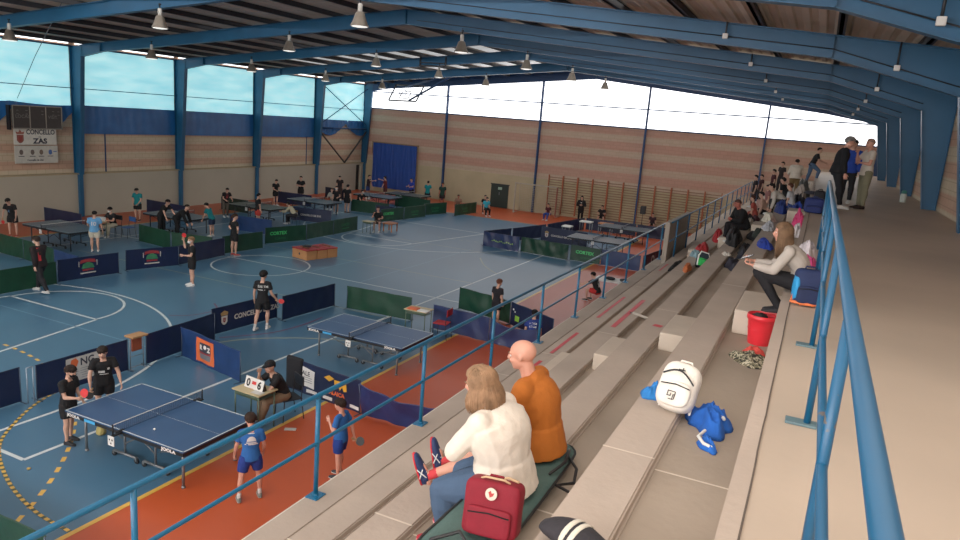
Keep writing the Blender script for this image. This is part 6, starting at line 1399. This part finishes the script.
# red backpack beside the woman
def rdet(t, w, h, d):
    bm = NB(); rings(bm, [(V((0, -d*.5-.012, h*.80)), V((1, 0, 0)), V((0, 0, 1)), .038, .038), (V((0, -d*.5-.018, h*.80)), V((1, 0, 0)), V((0, 0, 1)), .036, .036)], 20); q = obj('round_patch', bm, [mat('patch_cream', (232, 214, 196), .7)], t)
    bm = NB(); quad(bm, [(-.018, -d*.5-.0195, h*.80+.01), (-.006, -d*.5-.0195, h*.80-.02), (.014, -d*.5-.0195, h*.80-.008), (.02, -d*.5-.0195, h*.80+.012), (.004, -d*.5-.0195, h*.80+.006), (-.004, -d*.5-.0195, h*.80+.022)]); obj('fox_mark', bm, [mat('patch_red2', (190, 60, 56), .7)], q)
    bm = NB(); tube(bm, [(-.09, -.03, h), (-.06, -.05, h*1.05), (.06, -.05, h*1.05), (.09, -.03, h)], .007, 6); tube(bm, [(.02, .0, h*1.0), (.07, .0, h*1.07), (.13, .02, h*1.02)], .009, 6); obj('carry_handle', bm, [mat('strap_tan', (206, 170, 130), .7)], t)
backpack('dark red square backpack with a round cream patch beside the woman', (-1.47, 3.66, Zk(2)+.055), rot_from((.12, -1, .22), (-.05, .25, 1)), .35, .34, .17, (132, 18, 36), detail=rdet)
# dark green padded mat
bm = NB(); g = []; nx, ny = 8, 40
def matz(x, y): return Zk(2)+.045+.006*noise.noise(V((x*6, y*5, 2)))
for j in range(ny+1):
    y = 3.25+1.98*j/ny; t_ = j/ny; wv = .225*(1-.0*t_)* (math.sqrt(max(0, 1-((t_-.5)*2)**14)))+.01; cx = -1.62+.03*t_+.02*math.sin(y*2)
    g.append([bm.verts.new((cx+wv*(2*i/nx-1), y, matz(cx, y)-.02*abs(2*i/nx-1)**6)) for i in range(nx+1)])
for j in range(ny):
    for i in range(nx): bm.faces.new((g[j][i], g[j][i+1], g[j+1][i+1], g[j+1][i])).smooth = True
edge = [r[0].co.copy() for r in g]+[r[-1].co.copy() for r in g[::-1]]
ext = bmesh.ops.extrude_face_region(bm, geom=list(bm.faces))
for v in ext['geom']:
    if isinstance(v, bmesh.types.BMVert): v.co.z = Zk(2)+.004
t = thing('padded_mat', 'long dark green padded mat under the seated couple', 'mat')
obj('padding', bm, [mat('mat_green', (70, 98, 92), .7, 0, .15, 4., bump=.3, bscale=30)], t)
bm = NB(); edge.append(edge[0]); tube(bm, [e_+V((0, 0, .0)) for e_ in edge], .011, 6); obj('piping', bm, [BLACK], t)
for pl_ in ([(-1.40, 4.95, Zk(2)+.06), (-1.28, 4.80, Zk(2)+.05), (-1.24, 4.62, Zk(2)+.03), (-1.34, 4.52, Zk(2)+.03), (-1.16, 4.50, Zk(2)-.0)], [(-1.42, 5.05, Zk(2)+.06), (-1.36, 4.75, Zk(2)+.10), (-1.42, 4.60, Zk(2)+.06)], [(-1.75, 3.42, Zk(2)+.06), (-1.6, 3.5, Zk(2)+.12), (-1.45, 3.4, Zk(2)+.06)]):
    bm = NB(); tube(bm, pl_, .012, 6); obj('strap', bm, [BLACK], t)
# black quilted bag with white bands, bottom right
t = thing('sports_bag', 'black padded bag with two white bands at the bottom of the photo', 'bag', (-.72, 3.02, Zk(1)), -.30)
BGB = mat('bag_charcoal', (38, 34, 40), .8, 0, .3, 12., bump=.4, bscale=20)
bm = NB(); X_ = lambda i: -.25+.50*i/16
sts = [(V((X_(i), .03*math.sin(i*.4), .078)), V((0, 1, 0)), V((0, 0, 1)), .11*math.sin(PI*(i+.35)/16.7)**.35, .07*math.sin(PI*(i+.35)/16.7)**.4) for i in range(17)]; rings(bm, sts, 18); obj('bag_body', bm, [BGB], t, smooth=True)
for i in (5, 6.6):
    bm = NB(); c_ = V((X_(i), .03*math.sin(i*.4), .078)); r_ = math.sin(PI*(i+.35)/16.7)
    rings(bm, [(c_+V((-.014, 0, 0)), V((0, 1, 0)), V((0, 0, 1)), .113*r_**.35, .074*r_**.4), (c_+V((.014, 0, 0)), V((0, 1, 0)), V((0, 0, 1)), .113*r_**.35, .074*r_**.4)], 18); obj('white_band', bm, [mat('band_cream', (232, 222, 204), .8)], t)
cloth_pile('scarf', 'beige folded cloth in front of the black padded bag', 'cloth', (-.90, 2.86, Zk(1)), (.20, .16, .08), (206, 188, 156), 12, .2, .15)
# red bucket
t = thing('bucket', 'red plastic bucket standing on the top row near the young woman', 'bucket', (-.295, 7.82, Zk(1)-.07)); t.scale = (.92, .92, .92)
RB = mat('bucket_red', (232, 40, 52), .35, 0, .06, 3.)
bm = NB(); lathe(bm, (0, 0, 0), [(.118, .0), (.122, .01), (.142, .2), (.155, .30), (.160, .305), (.163, .34), (.156, .342), (.150, .30), (.136, .2), (.112, .02), (.02, .015)], 28, closed=False); obj('pail', bm, [RB], t, smooth=True)
bm = NB(); lathe(bm, (0, 0, .285), [(.158, 0), (.166, .004), (.166, .055), (.158, .06)], 28, closed=False); lathe(bm, (0, 0, .17), [(.142, 0), (.146, .006), (.144, .012)], 28, closed=False); obj('rim_band', bm, [RB], t, smooth=True)
bm = NB(); tube(bm, [V((.165*math.cos(a), -.165*math.sin(a)*.9, .31-.0*math.sin(a)+.02*math.sin(a))) for a in [PI*i/14 for i in range(15)]], .004, 6); obj('bail', bm, [mat('bail_red', (200, 50, 60), .4)], t)
bm = NB(); ell(bm, (-.02, .0, .285), (.09, .08, .05), None, 3, 0, lambda d: .85+.3*noise.noise(d*3)); tag(obj('dark_cloth', bm, [BLACK], t.parent, (-.295, 7.82, Zk(1)-.07), smooth=True), 'dark rag inside the red bucket', 'rag')
# camouflage cloth
t = cloth_pile('camouflage_cloth', 'crumpled camouflage cloth lying on the top row below the bucket', 'cloth', (-.33, 7.10, Zk(1)-.07), (.36, .42, .09), (120, 112, 88), 21, .0, .45, col2=None)
cm = bpy.data.materials.new('camouflage'); cm.use_nodes = True; nt = cm.node_tree; b_ = nt.nodes['Principled BSDF']; b_.inputs['Roughness'].default_value = .9; tc = nt.nodes.new('ShaderNodeTexCoord'); nz = nt.nodes.new('ShaderNodeTexNoise'); nz.inputs['Scale'].default_value = 22; r_ = nt.nodes.new('ShaderNodeValToRGB'); r_.color_ramp.interpolation = 'CONSTANT'
r_.color_ramp.elements[0].color = (*lin((44, 42, 36)), 1); r_.color_ramp.elements[1].position = .44; r_.color_ramp.elements[1].color = (*lin((112, 106, 82)), 1); e_ = r_.color_ramp.elements.new(.52); e_.color = (*lin((196, 186, 160)), 1); e_ = r_.color_ramp.elements.new(.60); e_.color = (*lin((80, 82, 60)), 1)
nt.links.new(tc.outputs['Object'], nz.inputs['Vector']); nt.links.new(nz.outputs['Fac'], r_.inputs['Fac']); nt.links.new(r_.outputs['Color'], b_.inputs['Base Color']); t.data.materials[0] = cm
cloth_pile('red_cap', 'small red cloth tucked behind the camouflage cloth', 'cloth', (-.30, 7.34, Zk(1)-.07), (.22, .10, .09), (226, 76, 66), 22, .1, .2)
# blue and orange backpack by the young woman
def odet(t, w, h, d):
    TO = mat('trim_orange', (238, 120, 66), .6)
    for s in (-1, 1): bm = NB(); tube(bm, [(s*w*.50, -d*.1, h*.05), (s*w*.47, -d*.25, h*.3), (s*w*.2, -d*.5, h*.02)], .014, 6); obj('orange_strap', bm, [TO], t)
    bm = NB(); tube(bm, [(-w*.48, -d*.4, .02), (0, -d*.62, .015), (w*.48, -d*.4, .02)], .016, 6); obj('orange_trim', bm, [TO], t)
    bm = NB(); ell(bm, (-w*.40, -.02, h*.46), (w*.14, d*.46, h*.42), None, 3); obj('side_panel', bm, [cloth((40, 150, 214), .6)], t, smooth=True)
backpack('navy backpack with sky blue side and orange trim behind the young woman', (.075, 7.3, H0+.006), rot_from((.15, -1, .0), (.0, .1, 1)), .26, .34, .19, (30, 44, 84), (26, 38, 74), detail=odet)
cloth_pile('jacket', 'white and pink jacket lying on the walkway edge behind the young woman', 'jacket', (.02, 10.4, H0), (.30, .9, .22), (232, 222, 226), 31, 0, .4)
cloth_pile('pink_cloth', 'bright pink sleeve of the jacket beside the walkway rail', 'sleeve', (.06, 9.75, H0+.0), (.22, .35, .13), (236, 84, 150), 32, 0, .3)
cloth_pile('garment', 'blue and black gloves on the top row left of the young woman', 'gloves', (-.74, 14.9, Zk(1)), (.26, 1.1, .14), (28, 60, 170), 33, .2, .5)
cloth_pile('garment', 'dark navy garment flat on the second row, just left of the phone', 'garment', (-1.30, 15.6, Zk(2)-.07), (.42, 1.8, .12), (40, 38, 56), 34, .1, .4)
cloth_pile('shoe_bag', 'black and white trainers beside the dark navy garment', 'shoes', (-1.22, 17.0, Zk(2)-.07), (.32, 1.0, .14), (30, 34, 54), 35, .1, .5)
cloth_pile('sock_roll', 'small white bundle beside the black and white trainers', 'cloth', (-1.56, 16.5, Zk(2)), (.18, .4, .07), (226, 218, 206), 36, .1, .3)
# row of bags lower down
cloth_pile('jacket', 'thin black scarf lying at the end of the red tape on the seats', 'scarf', (-3.15, 20.0, Zk(4)), (.3, 2.2, .10), (24, 24, 28), 40, -.0, .35)
cloth_pile('jacket', 'red jacket draped on the lower seats before the parapet', 'jacket', (-2.55, 20.2, Zk(3)), (.36, 1.5, .20), (196, 52, 56), 41, .1, .4)
cloth_pile('shirt', 'light blue shirt lying against the red jacket', 'shirt', (-2.56, 19.0, Zk(3)), (.30, .8, .16), (150, 186, 196), 42, .1, .4)
cloth_pile('jacket', 'small orange jacket crumpled on the lower seats beside the green backpack', 'jacket', (-2.42, 16.9, Zk(3)), (.22, .9, .14), (206, 110, 60), 43, .1, .45)
def gdet(t, w, h, d):
    bm = NB(); tube(bm, [(-w*.42, -d*.4, h*.1), (-w*.44, -d*.38, h*.7), (-w*.3, -d*.36, h*.98), (w*.3, -d*.36, h*.98), (w*.44, -d*.38, h*.7), (w*.42, -d*.4, h*.1)], .022, 6); obj('white_edge', bm, [WHITE], t)
backpack('bright green backpack with white edging on the seats near the coats', (-2.22, 17.7, Zk(3)-.07), rot_from((.5, -1, .7), (0, .5, .8)), .30, .40, .18, (40, 50, 60), (52, 196, 92), detail=gdet)
cloth_pile('coat', 'big black coat heaped over two rows by the bags', 'coat', (-1.72, 19.2, Zk(2)), (.42, 3.2, .26), (22, 20, 24), 44, .08, .4)
cloth_pile('coat', 'black coat heap in front of the seated heavy person', 'coat', (-1.30, 18.0, Zk(2)-.07), (.4, 2.2, .16), (26, 24, 28), 45, .1, .5)
cloth_pile('bag', 'red bag pushed against the black coat', 'bag', (-2.45, 22.6, Zk(3)), (.36, 1.2, .34), (190, 40, 48), 46, .1, .3)
cloth_pile('coat', 'white coat spread on the seats behind the black coats', 'coat', (-1.62, 22.6, Zk(2)), (.32, 2.0, .22), (216, 206, 190), 47, .1, .4)
cloth_pile('garment', 'black trousers lying beside the white coat', 'garment', (-1.25, 20.4, Zk(2)-.07), (.4, 1.6, .2), (28, 26, 30), 48, .3, .5)
cloth_pile('jacket', 'cream jacket on the upper row near the white coat', 'jacket', (-1.0, 19.9, Zk(1)), (.36, 1.2, .22), (222, 216, 196), 49, .1, .4)
cloth_pile('garment', 'dark green garment beside the cream jacket', 'garment', (-1.12, 18.7, Zk(1)-.3), (.3, .8, .2), (34, 44, 38), 50, .1, .5)
cloth_pile('bag', 'black bag behind the heavy seated person', 'bag', (-1.72, 23.6, Zk(2)), (.4, 1.1, .3), (24, 24, 28), 51, .1, .4)
cloth_pile('garment', 'white garment behind the black bag', 'garment', (-1.45, 22.6, Zk(2)-.07), (.4, .9, .2), (206, 200, 196), 52, .1, .4)
cloth_pile('bag', 'blue and black bag on the upper row before the bending person', 'bag', (-.84, 22.6, Zk(1)), (.34, 1.0, .34), (28, 50, 120), 53, .1, .4)
cloth_pile('jacket', 'royal blue jacket piled on the top row', 'jacket', (-.42, 22.4, Zk(1)-.07), (.46, 2.0, .40), (30, 62, 160), 54, .1, .4)
cloth_pile('jacket', 'dark jacket piled behind the royal blue jacket', 'jacket', (-.45, 25.2, Zk(1)-.07), (.5, 1.8, .5), (34, 34, 44), 55, .1, .4)
cloth_pile('shirt', 'pale grey shirt on the top row left of the royal blue jacket', 'shirt', (-.86, 17.9, Zk(1)), (.3, .9, .16), (190, 192, 198), 56, .1, .4)
cloth_pile('jacket', 'bright pink jacket above the head of the young woman', 'jacket', (-.26, 19.6, Zk(1)-.07), (.30, 1.1, .44), (238, 70, 130), 57, .1, .4)
cloth_pile('cap', 'white cap hanging out of the bright pink jacket', 'cap', (-.24, 17.8, Zk(1)-.07), (.22, .7, .30), (236, 226, 226), 58, .1, .3)
backpack('dark blue sports bag standing on the walkway edge by the rail end', (.02, 17.6, H0), rot_from((0, -1, 0), (0, 0, 1)), .42, .34, .4, (26, 40, 96), nm='sports_bag')
backpack('black backpack leaning by the rail end', (.10, 19.2, H0), rot_from((0, -1, 0), (0, 0, 1)), .26, .42, .24, (24, 24, 30))
cloth_pile('towel', 'dark towel laid over the walkway edge far up', 'towel', (-.12, 24.5, H0), (.4, 1.0, .08), (36, 40, 60), 59, .1, .3)
cloth_pile('bag', 'white and orange bag below the climbing young man', 'bag', (-.5, 27.4, Zk(1)-.07), (.5, 1.2, .6), (200, 186, 176), 60, .1, .4)
cloth_pile('coat', 'grey green coat below the climbing young man', 'coat', (-.48, 31.4, Zk(1)-.07), (.55, 1.4, .7), (110, 112, 108), 61, .1, .4)
cloth_pile('coat', 'purple brown coat along the seats before the bending person', 'coat', (-1.62, 24.6, Zk(2)+.0), (.3, 1.0, .16), (84, 40, 50), 62, .1, .3)
# canister by the column
t = thing('canister', 'white and green canister on the walkway by a blue column', 'canister', (2.40, 24.9, H0)); t.scale = (.62, .62, .62)
bm = NB(); lathe(bm, (0, 0, 0), [(.13, 0), (.14, .03), (.14, .36), (.11, .42)], 16); obj('canister_body', bm, [mat('canister_white', (206, 216, 206), .4)], t, smooth=True)
bm = NB(); lathe(bm, (0, 0, .42), [(.11, 0), (.12, .1), (.05, .16)], 16); obj('canister_cap', bm, [mat('canister_green', (60, 140, 130), .4)], t, smooth=True)
bm = NB(); bx(bm, (-9.55, 11.66, .42), (.46, .12, .72), Matrix.Rotation(-.1, 3, 'Z'), bev=.05); tag(obj('coat', bm, [cloth((26, 26, 30))], smooth=True), 'black coat hung over the barrier end beside the umpire', 'coat')
t = thing('hanging_rope', 'thin grey rope hanging diagonally before the left wall sheets', 'rope'); bm = NB(); tube(bm, [(-23.9, 16.75, 8.92), (-27.9, 18.3, 7.1), (-31.5, 19.8, 5.42)], .014, 5); obj('rope', bm, [GREY], t)
bm = NB(); rect(bm, (-4.25, 30.8, 3.5), .12, .3, (1, 0, 0), (0, 0, 1)); bm.free()
for o in list(bpy.data.objects):
    if o.name.startswith('pink_cloth'): o.name = 'jacket_sleeve'
    if o.name.startswith('red_cap'): o.name = 'small_cloth'
